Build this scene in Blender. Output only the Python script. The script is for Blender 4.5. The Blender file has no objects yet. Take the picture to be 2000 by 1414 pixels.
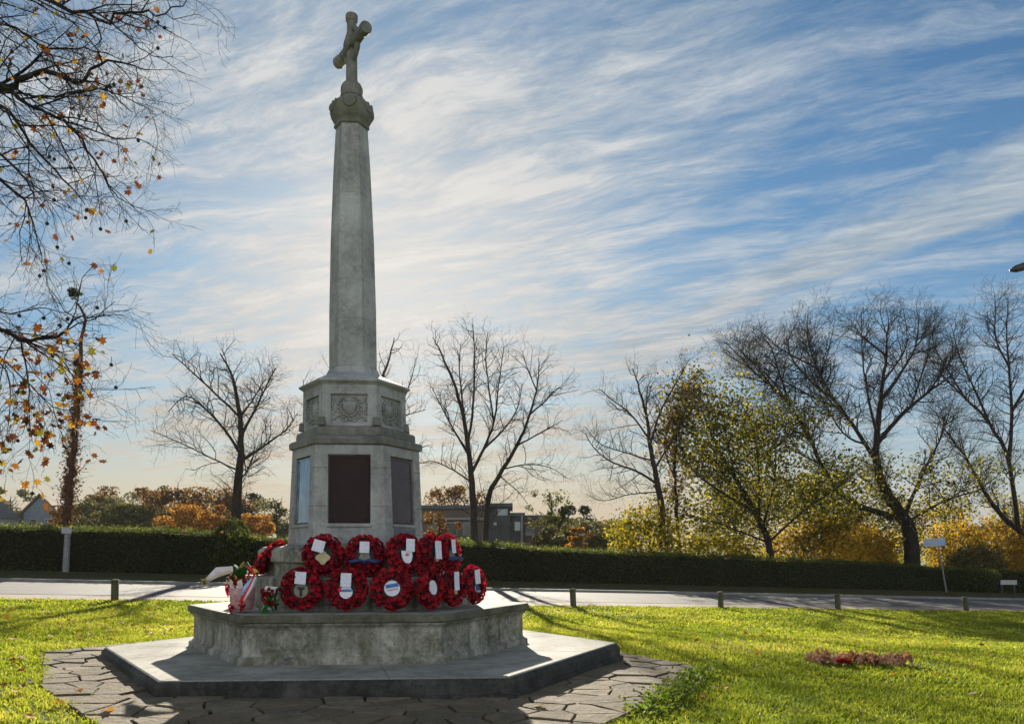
import bpy, math, random
import numpy as np
from mathutils import Vector, Matrix
R = math.radians
SC = bpy.context.scene
COL = SC.collection

# ------------------------------------------------------------------ camera, sky, sun, exposure
F, YH, CH = 1600.0, 1075.0, 1.1           # focal length in photo pixels, horizon row, eye height
cam_d = bpy.data.cameras.new('camera'); cam = bpy.data.objects.new('camera', cam_d); COL.objects.link(cam)
cam.location = (0, 0, CH); cam.rotation_euler = (R(90), 0, 0)
cam_d.sensor_width = 36.0; cam_d.lens = 36.0 * F / 2000.0
cam_d.shift_y = (YH - 707.0) / 2000.0
cam_d.clip_start = 0.05; cam_d.clip_end = 3000
SC.camera = cam
SUN_EL, SUN_AZ = R(17.5), math.atan2(-0.15, 1.0)
SUN_DIR = Vector((math.sin(SUN_AZ) * math.cos(SUN_EL), math.cos(SUN_AZ) * math.cos(SUN_EL), math.sin(SUN_EL)))
SC.view_settings.view_transform = 'Standard'; SC.view_settings.look = 'None'
SC.view_settings.gamma = 1.0; SC.view_settings.exposure = 1.5
sl = bpy.data.lights.new('sun', 'SUN'); sl.energy = 5.0; sl.angle = R(0.6); sl.color = (1.0, 0.90, 0.74)
so = bpy.data.objects.new('sun', sl); COL.objects.link(so)
so.rotation_euler = (-SUN_DIR).to_track_quat('-Z', 'Y').to_euler(); so.location = (-6, 40, 30)

class NT:
    """small node-tree helper"""
    def __init__(self, tree): self.t = tree; self.n = tree.nodes; self.l = tree.links
    def new(self, typ, **kw):
        nd = self.n.new(typ)
        for k, v in kw.items():
            if k.startswith('i_'): nd.inputs[k[2:].replace('_', ' ')].default_value = v
            else: setattr(nd, k, v)
        return nd
    def link(self, a, b): self.l.new(a, b)
    def sock(self, v, inp):
        if hasattr(v, 'is_linked'): self.l.new(v, inp)
        elif v is not None:
            try: inp.default_value = v
            except Exception: inp.default_value = (*v, 1.0)
    def math(self, op, a, b=None, c=None, clamp=False):
        nd = self.n.new('ShaderNodeMath'); nd.operation = op; nd.use_clamp = clamp
        self.sock(a, nd.inputs[0])
        if b is not None: self.sock(b, nd.inputs[1])
        if c is not None: self.sock(c, nd.inputs[2])
        return nd.outputs[0]
    def mix(self, fac, a, b, mode='MIX'):
        nd = self.n.new('ShaderNodeMix'); nd.data_type = 'RGBA'; nd.blend_type = mode; nd.clamp_factor = True
        self.sock(fac, nd.inputs[0])
        for v, i in ((a, 6), (b, 7)):
            if hasattr(v, 'is_linked'): self.l.new(v, nd.inputs[i])
            else: nd.inputs[i].default_value = (*v[:3], 1.0)
        return nd.outputs[2]
    def ramp(self, fac, stops, interp='LINEAR'):
        nd = self.n.new('ShaderNodeValToRGB'); cr = nd.color_ramp; cr.interpolation = interp
        while len(cr.elements) < len(stops): cr.elements.new(0.5)
        for e, (p, c) in zip(cr.elements, stops):
            e.position = p; e.color = (*c[:3], 1.0) if hasattr(c, '__len__') else (c, c, c, 1.0)
        self.sock(fac, nd.inputs[0]); return nd.outputs[0]
    def noise(self, vec, scale, detail=4.0, rough=0.55, dist=0.0, lac=2.0):
        nd = self.n.new('ShaderNodeTexNoise')
        nd.inputs['Scale'].default_value = scale; nd.inputs['Detail'].default_value = detail
        nd.inputs['Roughness'].default_value = rough; nd.inputs['Distortion'].default_value = dist
        nd.inputs['Lacunarity'].default_value = lac
        if vec is not None: self.l.new(vec, nd.inputs['Vector'])
        return nd.outputs[0]
    def mapping(self, vec, loc=(0, 0, 0), rot=(0, 0, 0), scale=(1, 1, 1)):
        nd = self.n.new('ShaderNodeMapping')
        nd.inputs['Location'].default_value = loc; nd.inputs['Rotation'].default_value = rot
        nd.inputs['Scale'].default_value = scale
        self.l.new(vec, nd.inputs['Vector']); return nd.outputs[0]

def build_world():
    w = bpy.data.worlds.new('World'); SC.world = w; w.use_nodes = True
    N = NT(w.node_tree); N.n.clear()
    out = N.new('ShaderNodeOutputWorld'); bg = N.new('ShaderNodeBackground')
    sky = N.new('ShaderNodeTexSky'); sky.sky_type = 'NISHITA'; sky.sun_disc = False
    sky.sun_elevation = SUN_EL; sky.sun_rotation = SUN_AZ
    sky.air_density = 1.0; sky.dust_density = 0.3; sky.ozone_density = 3.0
    tc = N.new('ShaderNodeTexCoord'); d = tc.outputs['Generated']
    sep = N.new('ShaderNodeSeparateXYZ'); N.link(d, sep.inputs[0])
    z = N.math('MAXIMUM', N.math('ADD', sep.outputs[2], 0.045), 0.03)
    u = N.math('DIVIDE', sep.outputs[0], z); v = N.math('DIVIDE', sep.outputs[1], z)
    cmb = N.new('ShaderNodeCombineXYZ'); N.link(u, cmb.inputs[0]); N.link(v, cmb.inputs[1])
    p = cmb.outputs[0]
    wn = N.new('ShaderNodeTexNoise'); wn.inputs['Scale'].default_value = 1.1; wn.inputs['Detail'].default_value = 4
    N.link(p, wn.inputs['Vector'])
    wv = N.new('ShaderNodeVectorMath', operation='MULTIPLY_ADD')
    N.link(wn.outputs['Color'], wv.inputs[0]); wv.inputs[1].default_value = (0.36, 0.36, 0); N.link(p, wv.inputs[2])
    q = wv.outputs[0]
    a = N.mapping(N.mapping(q, rot=(0, 0, R(31))), scale=(0.7, 2.2, 1))
    b = N.mapping(N.mapping(q, rot=(0, 0, R(22))), loc=(3.1, 1.7, 0), scale=(1.5, 5.5, 1))
    c = N.mapping(N.mapping(p, rot=(0, 0, R(40))), loc=(0.4, 2.6, 0), scale=(0.55, 1.0, 1))
    n1 = N.noise(a, 2.3, 11, 0.72, 0.15); n2 = N.noise(b, 2.1, 9, 0.72, 0.1); n3 = N.noise(c, 1.2, 3, 0.5)
    vd = N.new('ShaderNodeVectorMath', operation='DOT_PRODUCT'); N.link(d, vd.inputs[0]); vd.inputs[1].default_value = SUN_DIR
    sd = N.math('MAXIMUM', vd.outputs['Value'], 0.0)
    back = N.math('MULTIPLY', N.math('SUBTRACT', 0.25, vd.outputs['Value']), 1.4, clamp=True)   # unseen bright clouds behind the viewer, added to lift the shaded stone
    near = N.math('POWER', sd, 9.0)                       # thicker veil towards the sun
    clear = N.math('MULTIPLY', N.math('SUBTRACT', u, 0.25), 1.1, clamp=True)                     # open blue on the right, high up
    clear = N.math('MULTIPLY', clear, N.math('MULTIPLY', N.math('SUBTRACT', 3.6, v), 0.8, clamp=True))
    top = N.math('MULTIPLY', N.math('SUBTRACT', 2.0, v), 1.1, clamp=True)
    tex = N.math('ADD', N.math('MULTIPLY', n1, 1.5), N.math('MULTIPLY', n2, 1.0))
    dens = N.math('ADD', tex, N.math('MULTIPLY', n3, 1.1))
    dens = N.math('ADD', dens, N.math('MULTIPLY', near, 0.50))
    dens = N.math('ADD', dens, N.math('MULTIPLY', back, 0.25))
    dens = N.math('SUBTRACT', dens, N.math('MULTIPLY', clear, 0.16))
    dens = N.math('SUBTRACT', dens, N.math('MULTIPLY', top, 0.10))
    mask = N.math('MULTIPLY', N.math('SUBTRACT', dens, 1.55), 1.3, clamp=True)
    # broad cirrus band crossing the right of the sky
    band_d = N.math('ADD', N.math('MULTIPLY', u, 0.874), N.math('MULTIPLY', v, 0.486))
    bn = N.math('MULTIPLY', N.math('SUBTRACT', N.noise(p, 2.6, 7, 0.66), 0.5), 0.55)
    bd = N.math('ABSOLUTE', N.math('SUBTRACT', N.math('ADD', band_d, bn), BAND))
    band = N.math('MULTIPLY', N.math('SUBTRACT', 1.0, N.math('DIVIDE', bd, 0.24)), 1.6, clamp=True)
    right = N.math('MULTIPLY', N.math('ADD', u, -0.20), 4.0, clamp=True)
    band = N.math('MULTIPLY', N.math('MULTIPLY', band, right), N.math('ADD', 0.35, N.math('MULTIPLY', n2, 1.1)), clamp=True)
    mask = N.math('MAXIMUM', mask, band)
    base = N.new('ShaderNodeMix', data_type='RGBA', blend_type='MULTIPLY'); base.inputs[0].default_value = 1.0
    N.link(sky.outputs[0], base.inputs[6]); base.inputs[7].default_value = (SKYK[0], SKYK[1], SKYK[2], 1)
    glow = N.math('POWER', sd, 14.0); glow2 = N.math('POWER', sd, 60.0)
    cl = N.mix(N.math('MULTIPLY', glow, 0.9, clamp=True), CLOUD_FAR, CLOUD_SUN)
    # thin grey-blue shading inside the veil
    cl = N.mix(N.math('MULTIPLY', N.math('SUBTRACT', 1.46, tex), 2.2, clamp=True), cl, CLOUD_GREY)
    hz = N.math('POWER', N.math('SUBTRACT', 1.0, N.math('MAXIMUM', sep.outputs[2], 0.0)), 5.5)
    warm = N.math('MULTIPLY', N.math('POWER', hz, 1.5), N.math('POWER', sd, 4.0))
    cl = N.mix(N.math('MULTIPLY', warm, 2.4, clamp=True), cl, CLOUD_LOW)
    cl = N.mix(back, cl, CLOUD_FILL)
    # the haze near the horizon thickens everywhere
    mask = N.math('MAXIMUM', mask, N.math('MULTIPLY', hz, N.math('ADD', 0.95, N.math('MULTIPLY', N.math('POWER', sd, 3.0), 0.45)), clamp=True))
    col = N.mix(mask, base.outputs[2], cl)
    col = N.mix(N.math('MULTIPLY', glow2, 0.6, clamp=True), col, GLOW)
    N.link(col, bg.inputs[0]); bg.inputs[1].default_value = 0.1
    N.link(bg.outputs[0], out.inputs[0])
SKYK = (0.185, 0.285, 0.325); BAND = 2.03
CLOUD_FAR = (1.8, 2.05, 2.25); CLOUD_SUN = (2.7, 2.62, 2.52); CLOUD_LOW = (2.3, 1.93, 1.42); CLOUD_GREY = (1.0, 1.32, 1.62); CLOUD_FILL = (5.6, 5.4, 5.1); GLOW = (3.3, 3.15, 2.95)
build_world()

# ------------------------------------------------------------------ tags and mesh helpers
def tag(o, label=None, cat=None, group=None, kind=None):
    if label: o['label'] = label
    if cat: o['category'] = cat
    if group: o['group'] = group
    if kind: o['kind'] = kind
    return o
def empty(name, loc, label=None, cat=None, group=None, rz=0.0):
    o = bpy.data.objects.new(name, None); COL.objects.link(o)
    o.location = loc; o.rotation_euler = (0, 0, rz); o.empty_display_size = 0.1
    return tag(o, label, cat, group)
def link_mesh(name, me, parent=None):
    o = bpy.data.objects.new(name, me); COL.objects.link(o)
    if parent is not None: o.parent = parent
    return o
def copy_tree(o, parent=None):
    c = o.copy(); COL.objects.link(c)
    if parent is not None: c.parent = parent
    for ch in list(o.children): copy_tree(ch, c)
    return c

class MB:
    """collects shapes and links them as one mesh"""
    def __init__(self): self.v = []; self.f = []; self.m = []
    def add(self, vs, fs, m=0):
        b = len(self.v); self.v += [tuple(p) for p in vs]
        self.f += [tuple(i + b for i in f) for f in fs]; self.m += [m] * len(fs)
    def box(self, c, s, rot=None, m=0, taper=1.0):
        vs = []
        for k in (-1, 1):
            t = taper if k > 0 else 1.0
            for i, j in ((-1, -1), (1, -1), (1, 1), (-1, 1)):
                p = Vector((i * s[0] / 2 * t, j * s[1] / 2 * t, k * s[2] / 2))
                if rot is not None: p = rot @ p
                vs.append(p + Vector(c))
        self.add(vs, [(3, 2, 1, 0), (4, 5, 6, 7), (0, 1, 5, 4), (1, 2, 6, 5), (2, 3, 7, 6), (3, 0, 4, 7)], m)
    def lathe(self, prof, c=(0, 0, 0), n=6, yaw=0.0, m=0, frame=None, capb=True, capt=True, sx=1.0):
        vs = []
        for r, z in prof:
            for k in range(n):
                a = yaw + 2 * math.pi * k / n
                p = Vector((r * math.cos(a) * sx, r * math.sin(a), z))
                if frame is not None: p = frame @ p
                vs.append(p + Vector(c))
        fs = []
        for i in range(len(prof) - 1):
            for k in range(n):
                k2 = (k + 1) % n
                fs.append((i * n + k, i * n + k2, (i + 1) * n + k2, (i + 1) * n + k))
        if capb: fs.append(tuple(range(n - 1, -1, -1)))
        if capt: fs.append(tuple((len(prof) - 1) * n + k for k in range(n)))
        self.add(vs, fs, m)
    def tube(self, pts, rads, n=6, m=0, close=False):
        pts = [Vector(p) for p in pts]; vs = []; N = len(pts)
        if not hasattr(rads, '__len__'): rads = [rads] * N
        ref = Vector((0.13, 0.31, 0.94))
        for i, p in enumerate(pts):
            if close: t = pts[(i + 1) % N] - pts[i - 1]
            else: t = pts[min(i + 1, N - 1)] - pts[max(i - 1, 0)]
            t.normalize()
            a = t.cross(ref)
            if a.length < 1e-3: a = t.cross(Vector((1, 0, 0)))
            a.normalize(); b = t.cross(a)
            for k in range(n):
                w = 2 * math.pi * k / n
                vs.append(p + (a * math.cos(w) + b * math.sin(w)) * rads[i])
        fs = []
        for i in range(N if close else N - 1):
            j = (i + 1) % N
            for k in range(n):
                k2 = (k + 1) % n
                fs.append((i * n + k, i * n + k2, j * n + k2, j * n + k))
        if not close: fs += [tuple(range(n - 1, -1, -1)), tuple((N - 1) * n + k for k in range(n))]
        self.add(vs, fs, m)
    def ball(self, c, r, nu=10, nv=7, m=0, frame=None):
        if not hasattr(r, '__len__'): r = (r, r, r)
        vs = []; fs = []
        for j in range(nv + 1):
            ph = math.pi * j / nv
            for i in range(nu):
                th = 2 * math.pi * i / nu
                p = Vector((r[0] * math.sin(ph) * math.cos(th), r[1] * math.sin(ph) * math.sin(th), r[2] * math.cos(ph)))
                if frame is not None: p = frame @ p
                vs.append(p + Vector(c))
        for j in range(nv):
            for i in range(nu):
                i2 = (i + 1) % nu
                fs.append((j * nu + i, (j + 1) * nu + i, (j + 1) * nu + i2, j * nu + i2))
        self.add(vs, fs, m)
    def build(self, name, mats, parent=None, smooth=False, bevel=0.0):
        me = bpy.data.meshes.new(name); me.from_pydata(self.v, [], self.f); 
        for mm in (mats if isinstance(mats, (list, tuple)) else [mats]): me.materials.append(mm)
        me.polygons.foreach_set('material_index', self.m)
        if smooth: me.polygons.foreach_set('use_smooth', [True] * len(self.f))
        me.validate(); me.update()
        o = link_mesh(name, me, parent)
        if bevel:
            b = o.modifiers.new('bevel', 'BEVEL'); b.width = bevel; b.segments = 2; b.limit_method = 'ANGLE'; b.angle_limit = R(25)
        return o

def np_mesh(name, V, Fc, mats, parent=None, rnd=None, smooth=False, mi=None):
    V = np.ascontiguousarray(V, dtype=np.float32).reshape(-1, 3); Fc = np.ascontiguousarray(Fc, dtype=np.int32)
    k = Fc.shape[1]; me = bpy.data.meshes.new(name)
    me.vertices.add(len(V)); me.vertices.foreach_set('co', V.ravel())
    me.loops.add(Fc.size); me.loops.foreach_set('vertex_index', Fc.ravel())
    me.polygons.add(len(Fc)); me.polygons.foreach_set('loop_start', np.arange(0, Fc.size, k, dtype=np.int32))
    for mm in (mats if isinstance(mats, (list, tuple)) else [mats]): me.materials.append(mm)
    if mi is not None: me.polygons.foreach_set('material_index', np.asarray(mi, dtype=np.int32))
    if smooth: me.polygons.foreach_set('use_smooth', np.ones(len(Fc), dtype=bool))
    me.update(calc_edges=True)
    if rnd is not None:
        at_ = me.attributes.new('rnd', 'FLOAT', 'POINT'); at_.data.foreach_set('value', np.asarray(rnd, dtype=np.float32))
    return link_mesh(name, me, parent)

def unit(a): return a / np.maximum(np.linalg.norm(a, axis=-1, keepdims=True), 1e-9)
QUAD = np.array([[0, -1, 0], [0.62, 0, 0.12], [0, 1, 0], [-0.62, 0, 0.12]], dtype=np.float64)
def leaf_cards(rng, pos, size, upbias=0.0, shape=QUAD):
    """one small folded leaf per position; returns verts, faces, per-vertex random"""
    n = len(pos); k = len(shape)
    a = unit(rng.normal(size=(n, 3))); b = rng.normal(size=(n, 3)); b[:, 2] += upbias
    b = unit(b - a * (a * b).sum(1, keepdims=True)); c = np.cross(a, b)
    s = (np.asarray(size) * rng.uniform(0.65, 1.3, n)).reshape(n, 1, 1) * 0.5
    L = shape[None] * s
    V = pos[:, None, :] + L[..., 0:1] * a[:, None] + L[..., 1:2] * c[:, None] + L[..., 2:3] * b[:, None]
    Fc = np.arange(n * k).reshape(n, k)
    return V.reshape(-1, 3), Fc, np.repeat(rng.random(n), k)

# ------------------------------------------------------------------ materials
MATS = {}
def pmat(name, col, rough=0.7, spec=0.5, metal=0.0):
    m = bpy.data.materials.new(name); m.use_nodes = True
    b = m.node_tree.nodes['Principled BSDF']
    b.inputs['Base Color'].default_value = (*col, 1); b.inputs['Roughness'].default_value = rough
    b.inputs['Specular IOR Level'].default_value = spec; b.inputs['Metallic'].default_value = metal
    MATS[name] = m; return m, NT(m.node_tree), b
def bump(N, b, h, strength=0.5, dist=0.01):
    bp = N.new('ShaderNodeBump'); bp.inputs['Strength'].default_value = strength; bp.inputs['Distance'].default_value = dist
    N.link(h, bp.inputs['Height']); N.link(bp.outputs[0], b.inputs['Normal'])
def noisy(name, c1, c2, scale=6.0, rough=0.7, bs=0.3, bd=0.01, spec=0.4, detail=6, stretch=(1, 1, 1), metal=0.0):
    m, N, b = pmat(name, c1, rough, spec, metal)
    tc = N.new('ShaderNodeTexCoord'); v = N.mapping(tc.outputs['Object'], scale=stretch)
    n = N.noise(v, scale, detail, 0.6)
    N.link(N.ramp(n, [(0.32, c1), (0.68, c2)]), b.inputs['Base Color'])
    if bs: bump(N, b, N.noise(v, scale * 5, 4, 0.6), bs, bd)
    return m
def stone_mat(name, base, light, dark, moss, mossamt=0.35, streak=0.6, bs=0.5, scale=1.0):
    m, N, b = pmat(name, base, 0.82, 0.35)
    g = N.new('ShaderNodeNewGeometry'); pz = g.outputs['Position']
    n1 = N.noise(pz, 2.2 * scale, 8, 0.62); n2 = N.noise(pz, 17 * scale, 6, 0.65)
    st = N.noise(N.mapping(pz, scale=(9, 9, 0.7)), 1.0, 5, 0.6)
    col = N.ramp(n1, [(0.30, dark), (0.52, base), (0.72, light)])
    col = N.mix(N.math('MULTIPLY', N.ramp(n2, [(0.42, 0.0), (0.7, 1.0)]), 0.55), col, light)
    col = N.mix(N.math('MULTIPLY', N.ramp(st, [(0.48, 0.0), (0.72, 1.0)]), streak), col, dark)
    mo = N.noise(pz, 3.1 * scale, 7, 0.68, 0.4)
    col = N.mix(N.math('MULTIPLY', N.ramp(mo, [(0.50, 0.0), (0.64, 1.0)]), mossamt), col, moss)
    sp = N.noise(pz, 42 * scale, 3, 0.5)
    col = N.mix(N.math('MULTIPLY', N.ramp(sp, [(0.60, 0.0), (0.68, 1.0)]), 0.5), col, dark)
    N.link(col, b.inputs['Base Color'])
    h = N.math('ADD', N.math('MULTIPLY', n2, 0.6), N.math('MULTIPLY', N.noise(pz, 75 * scale, 3, 0.6), 0.4))
    bump(N, b, h, bs, 0.012)
    return m
stone_mat('portland_stone', (0.30, 0.305, 0.305), (0.45, 0.46, 0.465), (0.15, 0.15, 0.145), (0.17, 0.175, 0.12), 0.12, 0.42, 0.4, 1.2)
stone_mat('moss_cap_stone', (0.10, 0.098, 0.062), (0.19, 0.19, 0.15), (0.04, 0.04, 0.026), (0.075, 0.08, 0.03), 0.6, 0.5, 0.8, 1.4)
stone_mat('dark_stone', (0.17, 0.17, 0.15), (0.26, 0.26, 0.24), (0.08, 0.08, 0.07), (0.10, 0.11, 0.05), 0.4, 0.5, 0.45)
stone_mat('mossy_stone', (0.23, 0.225, 0.185), (0.50, 0.49, 0.44), (0.055, 0.055, 0.040), (0.085, 0.09, 0.028), 0.7, 0.85, 1.0, 1.5)
stone_mat('step_stone', (0.29, 0.285, 0.25), (0.37, 0.365, 0.33), (0.14, 0.138, 0.12), (0.13, 0.13, 0.075), 0.45, 0.0, 0.8, 1.1)
MATS['step_stone'].node_tree.nodes['Principled BSDF'].inputs['Specular IOR Level'].default_value = 0.15
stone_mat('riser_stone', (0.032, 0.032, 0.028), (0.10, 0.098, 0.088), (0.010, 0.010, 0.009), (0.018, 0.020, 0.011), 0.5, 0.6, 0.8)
def slab_mat():
    m, N, b = pmat('slab_stone', (0.3, 0.27, 0.22), 0.9, 0.15)
    g = N.new('ShaderNodeNewGeometry'); p = g.outputs['Position']
    at_ = N.new('ShaderNodeAttribute', attribute_name='rnd')
    tone = N.ramp(at_.outputs['Fac'], [(0.0, (0.125, 0.098, 0.066)), (0.5, (0.185, 0.142, 0.092)), (1.0, (0.205, 0.172, 0.125))])
    n = N.noise(p, 5, 8, 0.65); n2 = N.noise(p, 30, 5, 0.6)
    col = N.mix(N.ramp(n, [(0.40, 0.0), (0.68, 0.9)]), tone, (0.09, 0.085, 0.06))
    col = N.mix(N.math('MULTIPLY', N.ramp(n2, [(0.52, 0.0), (0.66, 1.0)]), 0.3), col, (0.27, 0.24, 0.19))
    N.link(col, b.inputs['Base Color'])
    bump(N, b, N.math('ADD', n, N.math('MULTIPLY', n2, 0.5)), 0.9, 0.03)
slab_mat()
def leaf_mat(name, stops, trans=0.45, rough=0.7, spec=0.15, tcol=1.25):
    m, N, b = pmat(name, stops[0][1], rough, spec)
    at_ = N.new('ShaderNodeAttribute', attribute_name='rnd')
    col = N.ramp(at_.outputs['Fac'], stops); N.link(col, b.inputs['Base Color'])
    tr = N.new('ShaderNodeBsdfTranslucent')
    tc_ = N.mix(1.0, col, (tcol, tcol, tcol * 0.8), 'MULTIPLY'); N.link(tc_, tr.inputs[0])
    mx = N.new('ShaderNodeMixShader'); mx.inputs[0].default_value = trans
    N.link(b.outputs[0], mx.inputs[1]); N.link(tr.outputs[0], mx.inputs[2])
    N.link(mx.outputs[0], N.n['Material Output'].inputs[0])
    return m
leaf_mat('grass_blade', [(0.0, (0.10, 0.14, 0.014)), (0.45, (0.20, 0.235, 0.020)), (0.8, (0.30, 0.31, 0.035)), (1.0, (0.38, 0.34, 0.09))], 0.6)
leaf_mat('hedge_leaf', [(0.0, (0.024, 0.034, 0.012)), (0.45, (0.05, 0.062, 0.018)), (0.85, (0.085, 0.105, 0.024)), (0.97, (0.11, 0.14, 0.02)), (1.0, (0.26, 0.24, 0.03))], 0.45)
leaf_mat('weed_leaf', [(0.0, (0.05, 0.09, 0.012)), (0.6, (0.11, 0.17, 0.02)), (1.0, (0.22, 0.24, 0.035))], 0.45)
leaf_mat('plane_leaf', [(0.0, (0.05, 0.018, 0.010)), (0.25, (0.10, 0.030, 0.012)), (0.45, (0.10, 0.040, 0.014)), (0.58, (0.22, 0.085, 0.014)), (0.75, (0.32, 0.18, 0.02)), (0.86, (0.17, 0.15, 0.02)), (1.0, (0.07, 0.075, 0.015))], 0.42)
leaf_mat('fallen_leaf', [(0.0, (0.20, 0.06, 0.015)), (0.4, (0.50, 0.17, 0.02)), (0.7, (0.55, 0.30, 0.06)), (1.0, (0.35, 0.28, 0.2))], 0.3)
leaf_mat('yellow_green_leaf', [(0.0, (0.026, 0.030, 0.007)), (0.45, (0.06, 0.064, 0.009)), (0.8, (0.14, 0.125, 0.012)), (1.0, (0.34, 0.26, 0.015))], 0.5)
leaf_mat('yellow_leaf', [(0.0, (0.12, 0.10, 0.012)), (0.35, (0.30, 0.21, 0.015)), (0.75, (0.46, 0.30, 0.02)), (1.0, (0.50, 0.22, 0.02))], 0.5)
leaf_mat('yellow_mix_leaf', [(0.0, (0.08, 0.085, 0.012)), (0.5, (0.19, 0.17, 0.015)), (1.0, (0.42, 0.30, 0.02))], 0.5)
leaf_mat('rust_leaf', [(0.0, (0.055, 0.032, 0.014)), (0.5, (0.12, 0.065, 0.02)), (1.0, (0.25, 0.125, 0.025))], 0.4)
leaf_mat('orange_leaf', [(0.0, (0.14, 0.065, 0.015)), (0.5, (0.30, 0.13, 0.02)), (1.0, (0.46, 0.24, 0.03))], 0.45)
leaf_mat('olive_leaf', [(0.0, (0.05, 0.055, 0.022)), (0.6, (0.09, 0.09, 0.03)), (1.0, (0.16, 0.13, 0.04))], 0.4)
leaf_mat('dark_leaf', [(0.0, (0.018, 0.028, 0.014)), (0.7, (0.035, 0.05, 0.02)), (1.0, (0.07, 0.08, 0.03))], 0.3)
leaf_mat('willow_leaf', [(0.0, (0.13, 0.13, 0.02)), (1.0, (0.30, 0.26, 0.05))], 0.5)
leaf_mat('green_leaf', [(0.0, (0.02, 0.10, 0.02)), (1.0, (0.05, 0.26, 0.05))], 0.35)
leaf_mat('dry_leaf', [(0.0, (0.14, 0.06, 0.035)), (1.0, (0.40, 0.21, 0.12))], 0.4)
noisy('bark', (0.022, 0.018, 0.014), (0.055, 0.045, 0.036), 7, 0.9, 0.6, 0.02, 0.2, stretch=(1, 1, 0.3))
noisy('bark_grey', (0.035, 0.03, 0.026), (0.09, 0.08, 0.07), 7, 0.9, 0.6, 0.02, 0.2, stretch=(1, 1, 0.3))
noisy('bark_dark', (0.012, 0.011, 0.010), (0.03, 0.027, 0.024), 7, 0.9, 0.6, 0.02, 0.2, stretch=(1, 1, 0.3))
noisy('red_ivy_bark', (0.05, 0.025, 0.016), (0.13, 0.06, 0.035), 9, 0.9, 0.8, 0.03, 0.2)
noisy('hedge_core', (0.008, 0.010, 0.005), (0.02, 0.022, 0.010), 9, 0.95, 0.9, 0.05, 0.1)
noisy('turf', (0.075, 0.105, 0.014), (0.14, 0.165, 0.022), 14, 0.95, 0.5, 0.02, 0.15)
noisy('soil', (0.045, 0.045, 0.022), (0.10, 0.09, 0.045), 12, 0.95, 0.6, 0.02, 0.15)
noisy('asphalt', (0.055, 0.056, 0.060), (0.10, 0.10, 0.10), 2.2, 0.85, 0.6, 0.006, 0.3, 9)
noisy('gravel', (0.16, 0.125, 0.10), (0.26, 0.21, 0.17), 5, 0.9, 0.5, 0.01, 0.3, 9)
noisy('kerb_stone', (0.12, 0.12, 0.115), (0.22, 0.22, 0.21), 4, 0.8, 0.3, 0.01)
noisy('verge', (0.03, 0.036, 0.012), (0.07, 0.065, 0.025), 6, 0.95, 0.6, 0.03, 0.1)
noisy('bollard_wood', (0.06, 0.055, 0.03), (0.11, 0.11, 0.06), 14, 0.8, 0.5, 0.01, 0.3, stretch=(1, 1, 0.2))
noisy('wood', (0.36, 0.19, 0.115), (0.52, 0.31, 0.20), 20, 0.7, 0.3, 0.004, 0.3, stretch=(1, 1, 0.2))
noisy('white_paint', (0.28, 0.29, 0.31), (0.42, 0.43, 0.44), 6, 0.5, 0.1)
noisy('grey_metal', (0.16, 0.165, 0.17), (0.24, 0.245, 0.25), 9, 0.45, 0.1)
noisy('black_metal', (0.02, 0.02, 0.022), (0.04, 0.04, 0.042), 9, 0.4, 0.1)
noisy('blue_sign', (0.22, 0.34, 0.50), (0.30, 0.42, 0.58), 5, 0.4, 0.0)
noisy('brick', (0.085, 0.065, 0.055), (0.14, 0.105, 0.09), 8, 0.9, 0.3)
noisy('grey_render', (0.045, 0.048, 0.052), (0.075, 0.078, 0.082), 2, 0.9, 0.1)
noisy('house_render', (0.11, 0.15, 0.20), (0.16, 0.20, 0.25), 2, 0.9, 0.1)
noisy('white_render', (0.25, 0.28, 0.32), (0.36, 0.38, 0.42), 2, 0.9, 0.1)
noisy('slate', (0.05, 0.06, 0.08), (0.10, 0.115, 0.14), 6, 0.7, 0.3)
noisy('roof_tile', (0.08, 0.055, 0.05), (0.14, 0.10, 0.085), 6, 0.8, 0.3)
noisy('white_card', (0.62, 0.63, 0.78), (0.80, 0.81, 0.92), 34, 0.5, 0.0, detail=3)
noisy('poppy_core', (0.022, 0.006, 0.007), (0.05, 0.008, 0.012), 30, 0.9, 0.3)
noisy('gold', (0.40, 0.32, 0.17), (0.55, 0.46, 0.27), 20, 0.5, 0.2)
noisy('green_badge', (0.16, 0.17, 0.12), (0.26, 0.26, 0.20), 30, 0.6, 0.1)
noisy('white_badge', (0.66, 0.66, 0.78), (0.82, 0.82, 0.9), 25, 0.45, 0.0)
noisy('blue_ribbon', (0.015, 0.022, 0.09), (0.03, 0.05, 0.18), 20, 0.45, 0.2)
noisy('mid_blue', (0.03, 0.13, 0.42), (0.05, 0.2, 0.55), 20, 0.4, 0.0)
noisy('pale_blue', (0.25, 0.42, 0.72), (0.4, 0.58, 0.85), 14, 0.3, 0.1)
noisy('red_ribbon', (0.62, 0.01, 0.02), (0.75, 0.02, 0.03), 20, 0.35, 0.1)
noisy('black_badge', (0.01, 0.01, 0.01), (0.02, 0.02, 0.02), 20, 0.5, 0.0)
noisy('wrap_paper', (0.62, 0.55, 0.55), (0.82, 0.78, 0.76), 12, 0.4, 0.4, 0.02)
noisy('pink_wrap', (0.45, 0.16, 0.18), (0.62, 0.42, 0.42), 26, 0.4, 0.4, 0.02)
noisy('seed_brown', (0.02, 0.016, 0.012), (0.05, 0.04, 0.03), 60, 0.9, 0.8, 0.01)
noisy('slate_tablet', (0.075, 0.10, 0.125), (0.11, 0.145, 0.17), 6, 0.5, 0.1)
m, N, b = pmat('window_glass', (0.05, 0.06, 0.07), 0.12, 0.6)
m, N, b = pmat('pale_glass', (0.30, 0.36, 0.40), 0.2, 0.6)
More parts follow.
